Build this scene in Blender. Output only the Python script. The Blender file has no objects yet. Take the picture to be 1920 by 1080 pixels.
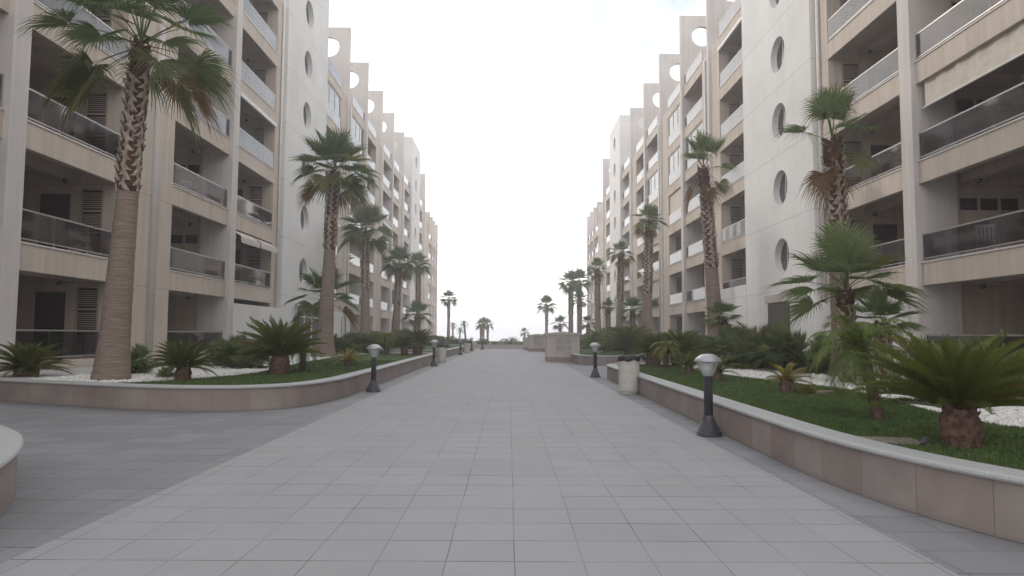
import bpy, bmesh, math, random
import numpy as np
from mathutils import Vector, Matrix
R = math.radians
sc = bpy.context.scene
col = sc.collection
random.seed(7); rng = np.random.default_rng(7)

# ------------------------------------------------------------------ camera
CAM_H = 1.35
cd = bpy.data.cameras.new("camera"); cam = bpy.data.objects.new("camera", cd); col.objects.link(cam)
cd.sensor_width = 36; cd.lens = 24; cd.clip_end = 9000; cd.clip_start = 0.05
_yaw, _pit, _rol = math.atan(7/1280), math.atan(87/1280), R(0.3)
F = Vector((math.sin(_yaw)*math.cos(_pit), math.cos(_yaw)*math.cos(_pit), math.sin(_pit)))
R0 = Vector((math.cos(_yaw), -math.sin(_yaw), 0)); U0 = R0.cross(F)
Rv = R0*math.cos(_rol) + U0*math.sin(_rol); Uv = Rv.cross(F)
m = Matrix((Rv, Uv, -F)).transposed().to_4x4(); m.translation = Vector((0, 0, CAM_H))
cam.matrix_world = m
sc.camera = cam

# ------------------------------------------------------------------ light
SUN_EL, SUN_AZ = R(27), R(-46)          # azimuth from +Y, negative = towards -X (ahead and to the left)
w = bpy.data.worlds.new("World"); sc.world = w; w.use_nodes = True
nt = w.node_tree; nt.nodes.clear()
def wn(t, **k):
    n = nt.nodes.new(t)
    for a, b in k.items(): setattr(n, a, b)
    return n
out = wn('ShaderNodeOutputWorld')
sky = wn('ShaderNodeTexSky', sky_type='NISHITA', sun_disc=False, sun_elevation=SUN_EL, sun_rotation=SUN_AZ)
sky.air_density = 1.0; sky.dust_density = 3.0
bg1 = wn('ShaderNodeBackground'); bg1.inputs[1].default_value = 0.11
bg2 = wn('ShaderNodeBackground'); bg2.inputs[0].default_value = (1, 0.985, 0.965, 1); bg2.inputs[1].default_value = 1.15
tc = wn('ShaderNodeTexCoord')
dt = wn('ShaderNodeVectorMath', operation='DOT_PRODUCT'); dt.inputs[1].default_value = Vector((.25, 1, .12)).normalized()[:]
gm_ = wn('ShaderNodeMapRange', interpolation_type='SMOOTHSTEP'); gm_.inputs[1].default_value = .6; gm_.inputs[2].default_value = 1.0; gm_.inputs[3].default_value = 1.2; gm_.inputs[4].default_value = 1.9
nz = wn('ShaderNodeTexNoise'); nz.inputs['Scale'].default_value = 2.2; nz.inputs['Detail'].default_value = 6; nz.inputs['Roughness'].default_value = 0.55
sep = wn('ShaderNodeSeparateXYZ')
# thin high cloud: thick ahead and to the left, thinning to the upper right
m1 = wn('ShaderNodeMath', operation='MULTIPLY_ADD'); m1.inputs[1].default_value = 0.1; m1.inputs[2].default_value = 0.80
m2 = wn('ShaderNodeMath', operation='MULTIPLY_ADD'); m2.inputs[1].default_value = -0.65
m3 = wn('ShaderNodeMath', operation='MULTIPLY_ADD'); m3.inputs[1].default_value = 0.9
rp = wn('ShaderNodeMapRange'); rp.inputs[1].default_value = 0.45; rp.inputs[2].default_value = 0.95; rp.inputs[3].default_value = 0.15; rp.inputs[4].default_value = 0.97
mx = wn('ShaderNodeMixShader')
L = nt.links.new
L(tc.outputs['Generated'], dt.inputs[0]); L(dt.outputs['Value'], gm_.inputs[0]); L(gm_.outputs[0], bg2.inputs[1]); L(tc.outputs['Generated'], nz.inputs['Vector']); L(tc.outputs['Generated'], sep.inputs[0])
L(sep.outputs['X'], m1.inputs[0]); L(sep.outputs['Z'], m2.inputs[0]); L(m1.outputs[0], m2.inputs[2])
L(nz.outputs[0], m3.inputs[0]); L(m2.outputs[0], m3.inputs[2]); L(m3.outputs[0], rp.inputs[0])
L(sky.outputs[0], bg1.inputs[0]); L(rp.outputs[0], mx.inputs[0]); L(bg1.outputs[0], mx.inputs[1]); L(bg2.outputs[0], mx.inputs[2]); # a thinner patch of cloud high on the right where pale blue comes through
d2 = wn('ShaderNodeVectorMath', operation='DOT_PRODUCT'); d2.inputs[1].default_value = Vector((.30, .88, .46)).normalized()[:]
p1 = wn('ShaderNodeMapRange', interpolation_type='SMOOTHSTEP'); p1.inputs[1].default_value = .90; p1.inputs[2].default_value = .999; p1.inputs[3].default_value = -.15; p1.inputs[4].default_value = .62
nz2 = wn('ShaderNodeTexNoise'); nz2.inputs['Scale'].default_value = 5; nz2.inputs['Detail'].default_value = 7; nz2.inputs['Roughness'].default_value = .6
p2 = wn('ShaderNodeMath', operation='MULTIPLY_ADD', use_clamp=True); p2.inputs[1].default_value = 1.6
p3 = wn('ShaderNodeMath', operation='SUBTRACT'); p3.inputs[1].default_value = .8
bg3 = wn('ShaderNodeBackground'); bg3.inputs[1].default_value = 0.18
mx2 = wn('ShaderNodeMixShader')
L(tc.outputs['Generated'], d2.inputs[0]); L(d2.outputs['Value'], p1.inputs[0]); L(tc.outputs['Generated'], nz2.inputs['Vector'])
L(p1.outputs[0], p3.inputs[0]); L(nz2.outputs[0], p2.inputs[0]); L(p3.outputs[0], p2.inputs[2])
L(sky.outputs[0], bg3.inputs[0]); L(p2.outputs[0], mx2.inputs[0]); L(mx.outputs[0], mx2.inputs[1]); L(bg3.outputs[0], mx2.inputs[2]); L(mx2.outputs[0], out.inputs[0])

sd = bpy.data.lights.new("sun", 'SUN'); sun = bpy.data.objects.new("sun", sd); col.objects.link(sun)
sd.energy = .8; sd.angle = R(3.0); sd.color = (1, 0.90, 0.78)
sdir = Vector((math.sin(SUN_AZ)*math.cos(SUN_EL), math.cos(SUN_AZ)*math.cos(SUN_EL), math.sin(SUN_EL)))
sun.rotation_euler = sdir.to_track_quat('Z', 'Y').to_euler()
sun.location = (0, 0, 60)
sc.view_settings.view_transform = 'Standard'; sc.view_settings.look = 'None'; sc.view_settings.gamma = 1
sc.view_settings.exposure = 0.45
sc.cycles.max_bounces = 8; sc.cycles.transparent_max_bounces = 24; sc.cycles.volume_bounces = 2
sc.cycles.use_denoising = True

# ------------------------------------------------------------------ materials
def new_mat(name):
    mt = bpy.data.materials.new(name); mt.use_nodes = True
    return mt, mt.node_tree, mt.node_tree.nodes['Principled BSDF']
def noise_mat(name, c1, c2, scale=3.0, rough=0.85, bump=0.15, bscale=40, detail=6, spec=0.3, stretch=None, bdist=0.01, metal=0, lo=0.3, hi=0.7):
    mt, t, b = new_mat(name); N = t.nodes.new; K = t.links.new
    g = N('ShaderNodeNewGeometry'); src = g.outputs['Position']
    if stretch:
        mp = N('ShaderNodeMapping'); mp.inputs['Scale'].default_value = stretch; K(src, mp.inputs[0]); src = mp.outputs[0]
    n = N('ShaderNodeTexNoise'); n.inputs['Scale'].default_value = scale; n.inputs['Detail'].default_value = detail; K(src, n.inputs[0])
    r = N('ShaderNodeValToRGB'); r.color_ramp.elements[0].position = lo; r.color_ramp.elements[1].position = hi
    r.color_ramp.elements[0].color = (*c1, 1); r.color_ramp.elements[1].color = (*c2, 1)
    K(n.outputs[0], r.inputs[0]); K(r.outputs[0], b.inputs['Base Color'])
    b.inputs['Roughness'].default_value = rough; b.inputs['Specular IOR Level'].default_value = spec; b.inputs['Metallic'].default_value = metal
    if bump:
        n2 = N('ShaderNodeTexNoise'); n2.inputs['Scale'].default_value = bscale; n2.inputs['Detail'].default_value = 4; K(g.outputs['Position'], n2.inputs[0])
        bp = N('ShaderNodeBump'); bp.inputs['Strength'].default_value = bump; bp.inputs['Distance'].default_value = bdist
        K(n2.outputs[0], bp.inputs['Height']); K(bp.outputs[0], b.inputs['Normal'])
    return mt
def wall_mat(name, c1, c2, joints=None, streak=0.12):
    """painted render: soft mottling, faint vertical rain streaks, optional horizontal joints"""
    mt, t, b = new_mat(name); N = t.nodes.new; K = t.links.new
    g = N('ShaderNodeNewGeometry')
    n = N('ShaderNodeTexNoise'); n.inputs['Scale'].default_value = 0.5; n.inputs['Detail'].default_value = 8; K(g.outputs['Position'], n.inputs[0])
    r = N('ShaderNodeValToRGB'); r.color_ramp.elements[0].position = .3; r.color_ramp.elements[1].position = .7
    r.color_ramp.elements[0].color = (*c1, 1); r.color_ramp.elements[1].color = (*c2, 1); K(n.outputs[0], r.inputs[0])
    mp = N('ShaderNodeMapping'); mp.inputs['Scale'].default_value = (2.5, 2.5, 0.12); K(g.outputs['Position'], mp.inputs[0])
    n2 = N('ShaderNodeTexNoise'); n2.inputs['Scale'].default_value = 2; n2.inputs['Detail'].default_value = 6; K(mp.outputs[0], n2.inputs[0])
    mr = N('ShaderNodeMapRange'); mr.inputs[1].default_value = .35; mr.inputs[2].default_value = .7; mr.inputs[3].default_value = 1 - streak; mr.inputs[4].default_value = 1.0; K(n2.outputs[0], mr.inputs[0])
    fac = mr.outputs[0]
    if joints:
        s = N('ShaderNodeSeparateXYZ'); K(g.outputs['Position'], s.inputs[0])
        a = N('ShaderNodeMath'); a.operation = 'ADD'; a.inputs[1].default_value = -joints[0]; K(s.outputs['Z'], a.inputs[0])
        mo = N('ShaderNodeMath'); mo.operation = 'PINGPONG'; mo.inputs[1].default_value = joints[1]/2; K(a.outputs[0], mo.inputs[0])
        lt = N('ShaderNodeMapRange'); lt.inputs[1].default_value = .012; lt.inputs[2].default_value = .02; lt.inputs[3].default_value = .72; lt.inputs[4].default_value = 1; K(mo.outputs[0], lt.inputs[0])
        mu = N('ShaderNodeMath'); mu.operation = 'MULTIPLY'; K(fac, mu.inputs[0]); K(lt.outputs[0], mu.inputs[1]); fac = mu.outputs[0]
    mm = N('ShaderNodeMix'); mm.data_type = 'RGBA'; mm.blend_type = 'MULTIPLY'; mm.inputs[0].default_value = 1
    K(r.outputs[0], mm.inputs[6]); K(fac, mm.inputs[7]); K(mm.outputs[2], b.inputs['Base Color'])
    b.inputs['Roughness'].default_value = .9; b.inputs['Specular IOR Level'].default_value = .25
    n3 = N('ShaderNodeTexNoise'); n3.inputs['Scale'].default_value = 60; K(g.outputs['Position'], n3.inputs[0])
    bp = N('ShaderNodeBump'); bp.inputs['Strength'].default_value = .12; bp.inputs['Distance'].default_value = .01; K(n3.outputs[0], bp.inputs['Height']); K(bp.outputs[0], b.inputs['Normal'])
    return mt
def tile_mat(name, base, var, joint, size=0.412, ox=0.05, oy=4.17, tint=(0, 0, 0)):
    mt, t, b = new_mat(name); N = t.nodes.new; K = t.links.new
    g = N('ShaderNodeNewGeometry')
    # slight wander so that the rows are not ruled
    nw = N('ShaderNodeTexNoise'); nw.inputs['Scale'].default_value = .35; K(g.outputs['Position'], nw.inputs[0])
    sb = N('ShaderNodeVectorMath'); sb.operation = 'SUBTRACT'; sb.inputs[1].default_value = (.5, .5, .5); K(nw.outputs['Color'], sb.inputs[0])
    sca = N('ShaderNodeVectorMath'); sca.operation = 'SCALE'; sca.inputs['Scale'].default_value = .05; K(sb.outputs[0], sca.inputs[0])
    ad = N('ShaderNodeVectorMath'); ad.operation = 'ADD'; K(g.outputs['Position'], ad.inputs[0]); K(sca.outputs[0], ad.inputs[1])
    mp = N('ShaderNodeMapping'); mp.inputs['Location'].default_value = (-ox/size + 200, -oy/size + 200, 0); mp.inputs['Scale'].default_value = (1/size, 1/size, 0); K(ad.outputs[0], mp.inputs[0])
    fr = N('ShaderNodeVectorMath'); fr.operation = 'FRACTION'; K(mp.outputs[0], fr.inputs[0])
    fl = N('ShaderNodeVectorMath'); fl.operation = 'FLOOR'; K(mp.outputs[0], fl.inputs[0])
    wnz = N('ShaderNodeTexWhiteNoise'); wnz.noise_dimensions = '2D'; K(fl.outputs[0], wnz.inputs['Vector'])
    s = N('ShaderNodeSeparateXYZ'); K(fr.outputs[0], s.inputs[0])
    def edge(o):
        p = N('ShaderNodeMath'); p.operation = 'PINGPONG'; p.inputs[1].default_value = .5; K(o, p.inputs[0]); return p.outputs[0]
    def jmask(o, a, c):
        q = N('ShaderNodeMapRange'); q.inputs[1].default_value = a; q.inputs[2].default_value = c; K(edge(o), q.inputs[0]); return q.outputs[0]
    jm = N('ShaderNodeMath'); jm.operation = 'MINIMUM'; K(jmask(s.outputs['X'], .005, .0095), jm.inputs[0]); K(jmask(s.outputs['Y'], .012, .019), jm.inputs[1])
    n = N('ShaderNodeTexNoise'); n.inputs['Scale'].default_value = .8; n.inputs['Detail'].default_value = 8; n.inputs['Roughness'].default_value = .65; K(g.outputs['Position'], n.inputs[0])
    n4 = N('ShaderNodeTexNoise'); n4.inputs['Scale'].default_value = 90; n4.inputs['Detail'].default_value = 3; K(g.outputs['Position'], n4.inputs[0])
    nj = N('ShaderNodeTexNoise'); nj.inputs['Scale'].default_value = 1.3; nj.inputs['Detail'].default_value = 3; K(g.outputs['Position'], nj.inputs[0])
    # value = base * (1 + var*(white-.5) + .18*(noise-.5) + .1*(fine-.5))
    def mad(o, a, c):
        q = N('ShaderNodeMath'); q.operation = 'MULTIPLY_ADD'; q.inputs[1].default_value = a
        K(o, q.inputs[0])
        if isinstance(c, float): q.inputs[2].default_value = c
        else: K(c, q.inputs[2])
        return q.outputs[0]
    v = mad(wnz.outputs[0], var, 1 - var/2 - .15 - .09)
    v = mad(n.outputs[0], .30, v); v = mad(n4.outputs[0], .18, v)
    cm = N('ShaderNodeMix'); cm.data_type = 'RGBA'; cm.blend_type = 'MULTIPLY'; cm.inputs[0].default_value = 1; cm.inputs[6].default_value = (*base, 1); K(v, cm.inputs[7])
    # pink / blue shift tile by tile
    hs = N('ShaderNodeMix'); hs.data_type = 'RGBA'; hs.inputs[6].default_value = (1.01, 1, .985, 1); hs.inputs[7].default_value = (.985, .998, 1.015, 1); K(wnz.outputs['Color'], hs.inputs[0])
    cm2 = N('ShaderNodeMix'); cm2.data_type = 'RGBA'; cm2.blend_type = 'MULTIPLY'; cm2.inputs[0].default_value = 1; K(cm.outputs[2], cm2.inputs[6]); K(hs.outputs[2], cm2.inputs[7])
    jc = N('ShaderNodeMix'); jc.data_type = 'RGBA'; jc.inputs[6].default_value = (*joint, 1); K(cm2.outputs[2], jc.inputs[7])
    # some joints are filled flush and nearly vanish
    jf = N('ShaderNodeMapRange'); jf.inputs[1].default_value = .36; jf.inputs[2].default_value = .58; jf.inputs[3].default_value = 0; jf.inputs[4].default_value = .7; K(nj.outputs[0], jf.inputs[0])
    mxj = N('ShaderNodeMath'); mxj.operation = 'MAXIMUM'; K(jm.outputs[0], mxj.inputs[0]); K(jf.outputs[0], mxj.inputs[1])
    K(mxj.outputs[0], jc.inputs[0]); K(jc.outputs[2], b.inputs['Base Color'])
    b.inputs['Roughness'].default_value = .75; b.inputs['Specular IOR Level'].default_value = .35
    bp = N('ShaderNodeBump'); bp.inputs['Strength'].default_value = .35; bp.inputs['Distance'].default_value = .004; K(jm.outputs[0], bp.inputs['Height'])
    bp2 = N('ShaderNodeBump'); bp2.inputs['Strength'].default_value = .15; bp2.inputs['Distance'].default_value = .003; K(n4.outputs[0], bp2.inputs['Height']); K(bp.outputs[0], bp2.inputs['Normal']); K(bp2.outputs[0], b.inputs['Normal'])
    return mt
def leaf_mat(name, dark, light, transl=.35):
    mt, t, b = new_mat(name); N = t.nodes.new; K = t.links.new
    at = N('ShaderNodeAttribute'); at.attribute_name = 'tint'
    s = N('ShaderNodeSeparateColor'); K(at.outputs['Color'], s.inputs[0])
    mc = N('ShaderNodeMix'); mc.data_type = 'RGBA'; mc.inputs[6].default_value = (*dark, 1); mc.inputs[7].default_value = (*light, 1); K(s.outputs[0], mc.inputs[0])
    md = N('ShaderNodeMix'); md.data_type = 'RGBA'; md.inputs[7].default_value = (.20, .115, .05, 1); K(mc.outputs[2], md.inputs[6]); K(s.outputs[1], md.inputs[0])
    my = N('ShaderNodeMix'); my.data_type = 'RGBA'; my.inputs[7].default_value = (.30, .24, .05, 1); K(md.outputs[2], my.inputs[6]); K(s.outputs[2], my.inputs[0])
    K(my.outputs[2], b.inputs['Base Color']); b.inputs['Roughness'].default_value = .48; b.inputs['Specular IOR Level'].default_value = .35
    tr = N('ShaderNodeBsdfTranslucent'); K(my.outputs[2], tr.inputs[0])
    ms = N('ShaderNodeMixShader'); ms.inputs[0].default_value = transl
    o = t.nodes['Material Output']; K(b.outputs[0], ms.inputs[1]); K(tr.outputs[0], ms.inputs[2]); K(ms.outputs[0], o.inputs[0])
    return mt
def glass_mat(name, tint, ior=1.7, rough=.01, refl=(1, 1, 1)):
    """thin sheet: see-through tint plus mirror reflection that grows at grazing angles"""
    mt, t, b = new_mat(name); N = t.nodes.new; K = t.links.new; t.nodes.remove(b)
    tr = N('ShaderNodeBsdfTransparent'); tr.inputs[0].default_value = (*tint, 1)
    gl = N('ShaderNodeBsdfGlossy'); gl.inputs['Roughness'].default_value = rough; gl.inputs[0].default_value = (*refl, 1)
    g = N('ShaderNodeNewGeometry'); n = N('ShaderNodeTexNoise'); n.inputs['Scale'].default_value = .6; K(g.outputs['Position'], n.inputs[0])
    bp = N('ShaderNodeBump'); bp.inputs['Strength'].default_value = .02; bp.inputs['Distance'].default_value = .02; K(n.outputs[0], bp.inputs['Height']); K(bp.outputs[0], gl.inputs['Normal'])
    fr = N('ShaderNodeFresnel'); bi = N('ShaderNodeMath'); bi.operation = 'MULTIPLY_ADD'; bi.inputs[1].default_value = 1/ior-ior; bi.inputs[2].default_value = ior; K(g.outputs['Backfacing'], bi.inputs[0]); K(bi.outputs[0], fr.inputs[0])
    ms = N('ShaderNodeMixShader'); K(fr.outputs[0], ms.inputs[0]); K(tr.outputs[0], ms.inputs[1]); K(gl.outputs[0], ms.inputs[2])
    K(ms.outputs[0], t.nodes['Material Output'].inputs[0]); return mt
def plain(name, c, rough=.5, metal=0., spec=.5):
    mt = noise_mat(name, tuple(x*.9 for x in c), tuple(min(1, x*1.08) for x in c), scale=6, rough=rough, bump=.05, bscale=120, spec=spec, metal=metal, bdist=.002)
    return mt
def cladding_mat():
    """stone slabs set side by side: u runs along the wall, one slab per 0.6 m"""
    mt, t, b = new_mat('stone_cladding'); N = t.nodes.new; K = t.links.new
    uv = N('ShaderNodeUVMap'); uv.uv_map = 'UVMap'; s = N('ShaderNodeSeparateXYZ'); K(uv.outputs[0], s.inputs[0])
    d = N('ShaderNodeMath'); d.operation = 'DIVIDE'; d.inputs[1].default_value = .6; K(s.outputs[0], d.inputs[0])
    fl = N('ShaderNodeMath'); fl.operation = 'FLOOR'; K(d.outputs[0], fl.inputs[0])
    pp = N('ShaderNodeMath'); pp.operation = 'FRACT'; K(d.outputs[0], pp.inputs[0])
    p2 = N('ShaderNodeMath'); p2.operation = 'PINGPONG'; p2.inputs[1].default_value = .5; K(pp.outputs[0], p2.inputs[0])
    jm = N('ShaderNodeMapRange'); jm.inputs[1].default_value = .003; jm.inputs[2].default_value = .009; K(p2.outputs[0], jm.inputs[0])
    wz = N('ShaderNodeTexWhiteNoise'); wz.noise_dimensions = '1D'; K(fl.outputs[0], wz.inputs['W'])
    r = N('ShaderNodeValToRGB'); e = r.color_ramp.elements; e[0].color = (.275, .222, .205, 1); e[1].color = (.325, .28, .26, 1); K(wz.outputs[0], r.inputs[0])
    g = N('ShaderNodeNewGeometry'); n = N('ShaderNodeTexNoise'); n.inputs['Scale'].default_value = 2.5; n.inputs['Detail'].default_value = 9; K(g.outputs['Position'], n.inputs[0])
    mr = N('ShaderNodeMapRange'); mr.inputs[1].default_value = .3; mr.inputs[2].default_value = .7; mr.inputs[3].default_value = .82; mr.inputs[4].default_value = 1.1; K(n.outputs[0], mr.inputs[0])
    mm = N('ShaderNodeMix'); mm.data_type = 'RGBA'; mm.blend_type = 'MULTIPLY'; mm.inputs[0].default_value = 1; K(r.outputs[0], mm.inputs[6]); K(mr.outputs[0], mm.inputs[7])
    # scuffed dirty foot (splash line with a ragged top)
    sz = N('ShaderNodeSeparateXYZ'); K(g.outputs['Position'], sz.inputs[0])
    ft = N('ShaderNodeMath'); ft.operation = 'MULTIPLY_ADD'; ft.inputs[1].default_value = .12; K(n.outputs[0], ft.inputs[0]); ft.inputs[2].default_value = -.03
    lt = N('ShaderNodeMath'); lt.operation = 'LESS_THAN'; K(sz.outputs['Z'], lt.inputs[0]); K(ft.outputs[0], lt.inputs[1])
    m3_ = N('ShaderNodeMath'); m3_.operation = 'MULTIPLY'; m3_.inputs[1].default_value = .35; K(lt.outputs[0], m3_.inputs[0])
    md = N('ShaderNodeMix'); md.data_type = 'RGBA'; md.inputs[7].default_value = (.22, .19, .17, 1); K(m3_.outputs[0], md.inputs[0]); K(mm.outputs[2], md.inputs[6])
    jc = N('ShaderNodeMix'); jc.data_type = 'RGBA'; jc.inputs[6].default_value = (.2, .16, .145, 1); K(jm.outputs[0], jc.inputs[0]); K(md.outputs[2], jc.inputs[7]); K(jc.outputs[2], b.inputs['Base Color'])
    b.inputs['Roughness'].default_value = .7
    bp = N('ShaderNodeBump'); bp.inputs['Strength'].default_value = .5; bp.inputs['Distance'].default_value = .004; K(jm.outputs[0], bp.inputs['Height']); K(bp.outputs[0], b.inputs['Normal'])
    return mt

M = {}
M['beige'] = wall_mat('beige_render', (.555, .48, .42), (.625, .55, .485), joints=(2.86, 3.05), streak=.16)
M['white'] = wall_mat('white_render', (.68, .675, .67), (.77, .765, .76), joints=(3.35, 3.05), streak=.05)
M['column'] = wall_mat('pale_column_render', (.60, .565, .545), (.69, .655, .635))
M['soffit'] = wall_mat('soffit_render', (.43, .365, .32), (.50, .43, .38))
M['path'] = tile_mat('light_paving', (.335, .339, .352), .065, (.135, .125, .125))
M['pave'] = tile_mat('grey_paving', (.245, .244, .256), .18, (.085, .08, .08), ox=.16, oy=4.0)
M['clad'] = cladding_mat()
M['coping'] = noise_mat('granite_coping', (.38, .39, .395), (.46, .46, .465), scale=70, rough=.6, bump=.3, bscale=90, lo=.4, hi=.62)
M['gravel'] = noise_mat('gravel_bed', (.42, .40, .38), (.62, .60, .58), scale=28, rough=.9, bump=1, bscale=35, bdist=.03)
M['pebble'] = noise_mat('white_pebble', (.58, .57, .55), (.82, .81, .79), scale=9, rough=.8, bump=.2)
M['lawn'] = noise_mat('lawn_green', (.045, .085, .022), (.085, .135, .04), scale=2.2, rough=.95, bump=1, bscale=70, bdist=.03)
M['grass'] = noise_mat('grass_blade', (.06, .105, .028), (.13, .18, .06), scale=6, rough=.7, bump=0)
M['trunk'] = noise_mat('palm_trunk', (.19, .138, .118), (.33, .26, .225), scale=3, rough=.95, bump=.9, bscale=26, stretch=(1, 1, 15), bdist=.03)
M['boot'] = noise_mat('palm_leaf_base', (.20, .145, .12), (.55, .48, .42), scale=9, rough=.9, bump=.3, bscale=40)
M['fibre'] = noise_mat('palm_fibre', (.05, .025, .02), (.14, .075, .055), scale=14, rough=.95, bump=.6, bscale=60)
M['cytrunk'] = noise_mat('cycad_trunk', (.07, .04, .035), (.22, .14, .11), scale=18, rough=.95, bump=.9, bscale=50, bdist=.02)
M['fan'] = leaf_mat('fan_palm_leaf', (.068, .112, .045), (.195, .255, .105), .42)
M['cycad'] = leaf_mat('cycad_leaf', (.046, .070, .016), (.165, .195, .042), .34)
M['date'] = leaf_mat('date_palm_leaf', (.055, .10, .022), (.15, .21, .045))
M['shrub'] = leaf_mat('shrub_leaf', (.055, .095, .040), (.185, .235, .095), .38)
M['glass'] = glass_mat('tinted_balcony_glass', (.24, .21, .27), ior=1.68, rough=.04)
M['clearglass'] = glass_mat('window_glass', (.22, .27, .27), ior=1.75)
M['milk'] = plain('glazing_blind', (.70, .70, .68), .5)
M['rail'] = plain('grey_metal', (.42, .41, .41), .35, .7)
M['dark'] = plain('dark_door', (.035, .022, .026), .4)
M['shutter'] = plain('shutter_paint', (.42, .36, .32), .6)
M['lampgrey'] = plain('anthracite_paint', (.058, .055, .068), .42)
M['frame'] = plain('white_frame', (.68, .67, .66), .45)
M['blind'] = plain('cream_blind', (.62, .57, .49), .8)
M['awning'] = plain('awning_cloth', (.60, .56, .53), .85)
M['bin'] = noise_mat('bin_concrete', (.50, .48, .44), (.60, .58, .54), scale=7, rough=.85, bump=.25)
M['bag'] = noise_mat('bin_bag', (.02, .018, .02), (.05, .045, .05), scale=5, rough=.3, bump=.6, bscale=14, bdist=.02)
M['kiosk'] = wall_mat('kiosk_render', (.54, .49, .45), (.60, .55, .51))
M['plinth'] = plain('plinth_tile', (.30, .24, .22), .7)
M['slab'] = noise_mat('concrete_slab', (.20, .175, .15), (.29, .26, .23), scale=10, rough=.9, bump=.4)
M['louvre'] = plain('pale_louvre', (.46, .44, .44), .6)
M['sand'] = noise_mat('sandy_ground', (.36, .31, .26), (.45, .40, .34), scale=.3, rough=.95, bump=.3, bscale=5)
M['lampglass'] = plain('lantern_glass', (.74, .76, .75), .2); M['lampglass'].node_tree.nodes['Principled BSDF'].inputs['Alpha'].default_value = .42
M['lampcap'] = plain('lamp_cap', (.40, .41, .44), .3, .4)

# ------------------------------------------------------------------ mesh helpers
class MB:
    def __init__(s): s.v = []; s.f = []; s.uv = None; s.tint = None; s.n = 0
    def add(s, vs, fs):
        b = len(s.v); s.v.extend([tuple(map(float, p)) for p in vs]); s.f.extend([tuple(b + i for i in f) for f in fs])
    def box(s, x0, x1, y0, y1, z0, z1):
        x0, x1 = min(x0, x1), max(x0, x1); y0, y1 = min(y0, y1), max(y0, y1); z0, z1 = min(z0, z1), max(z0, z1)
        s.add([(x0,y0,z0),(x1,y0,z0),(x1,y1,z0),(x0,y1,z0),(x0,y0,z1),(x1,y0,z1),(x1,y1,z1),(x0,y1,z1)],
              [(0,3,2,1),(4,5,6,7),(0,1,5,4),(1,2,6,5),(2,3,7,6),(3,0,4,7)])
    def lathe(s, prof, n=24, c=(0, 0, 0), wob=None):
        vs = []; fs = []
        for j, (r, z) in enumerate(prof):
            for i in range(n):
                a = 2*math.pi*i/n; rr = r; zz = z
                if wob: rr, zz = wob(a, r, z, j)
                vs.append((c[0] + rr*math.cos(a), c[1] + rr*math.sin(a), c[2] + zz))
        for j in range(len(prof)-1):
            for i in range(n):
                k = (i+1) % n; fs.append((j*n+i, j*n+k, (j+1)*n+k, (j+1)*n+i))
        if prof[0][0] > 1e-4: fs.append(tuple(reversed(range(n))))
        if prof[-1][0] > 1e-4: fs.append(tuple((len(prof)-1)*n + i for i in range(n)))
        s.add(vs, fs)
    def tube(s, pts, rad, n=10, jitter=0.0, seed=0):
        rr = random.Random(seed); vs = []; fs = []
        P = [Vector(p) for p in pts]
        for j, p in enumerate(P):
            d = (P[min(j+1, len(P)-1)] - P[max(j-1, 0)]).normalized()
            a = d.orthogonal().normalized() if j == 0 else (a - d*a.dot(d)).normalized()
            b = d.cross(a)
            for i in range(n):
                t = 2*math.pi*i/n; q = rad[j]*(1 + jitter*(rr.random()-.5))
                vs.append(p + (a*math.cos(t) + b*math.sin(t))*q)
        for j in range(len(P)-1):
            for i in range(n):
                k = (i+1) % n; fs.append((j*n+i, j*n+k, (j+1)*n+k, (j+1)*n+i))
        fs.append(tuple(reversed(range(n)))); fs.append(tuple((len(P)-1)*n + i for i in range(n)))
        s.add(vs, fs)
    def mesh(s, name, mat, smooth=False):
        me = bpy.data.meshes.new(name); me.from_pydata(s.v, [], s.f)
        me.materials.append(mat)
        if smooth:
            me.polygons.foreach_set('use_smooth', [True]*len(me.polygons))
        if s.uv is not None:
            ul = me.uv_layers.new(name='UVMap')
            for p in me.polygons:
                for li, vi in zip(p.loop_indices, p.vertices): ul.data[li].uv = s.uv[vi]
        if s.tint is not None:
            ca = me.color_attributes.new('tint', 'FLOAT_COLOR', 'POINT')
            ca.data.foreach_set('color', np.asarray(s.tint, dtype=np.float32).ravel())
        me.update(); return me
    def build(s, name, mat, parent=None, smooth=False, fix=True, loc=None):
        me = s.mesh(name, mat, smooth)
        if fix:
            bm = bmesh.new(); bm.from_mesh(me); bmesh.ops.recalc_face_normals(bm, faces=bm.faces); bm.to_mesh(me); bm.free()
        return put(name, me, parent, loc)
def put(name, me, parent=None, loc=None):
    o = bpy.data.objects.new(name, me); col.objects.link(o)
    if parent is not None: o.parent = parent
    if loc is not None: o.location = loc
    return o
def tag(o, label=None, cat=None, group=None, kind=None):
    if label: o['label'] = label
    if cat: o['category'] = cat
    if group: o['group'] = group
    if kind: o['kind'] = kind
    return o
def empty(name, loc=(0, 0, 0), rz=0):
    o = bpy.data.objects.new(name, None); col.objects.link(o); o.location = loc; o.rotation_euler = (0, 0, rz); o.empty_display_size = .3
    return o
def copy_tree(o, parent=None):
    c = o.copy(); col.objects.link(c); c.parent = parent
    for ch in [x for x in bpy.data.objects if x.parent == o]: copy_tree(ch, c)
    return c
def smooth_poly(pts, n=6):
    """Catmull-Rom through pts"""
    P = [Vector((p[0], p[1])) for p in pts]; o = []
    for i in range(len(P)-1):
        a, b, c, d = P[max(i-1, 0)], P[i], P[i+1], P[min(i+2, len(P)-1)]
        for k in range(n):
            t = k/n; o.append(.5*((2*b) + (c-a)*t + (2*a-5*b+4*c-d)*t*t + (3*b-a-3*c+d)*t**3))
    o.append(P[-1]); return [(p.x, p.y) for p in o]

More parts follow.
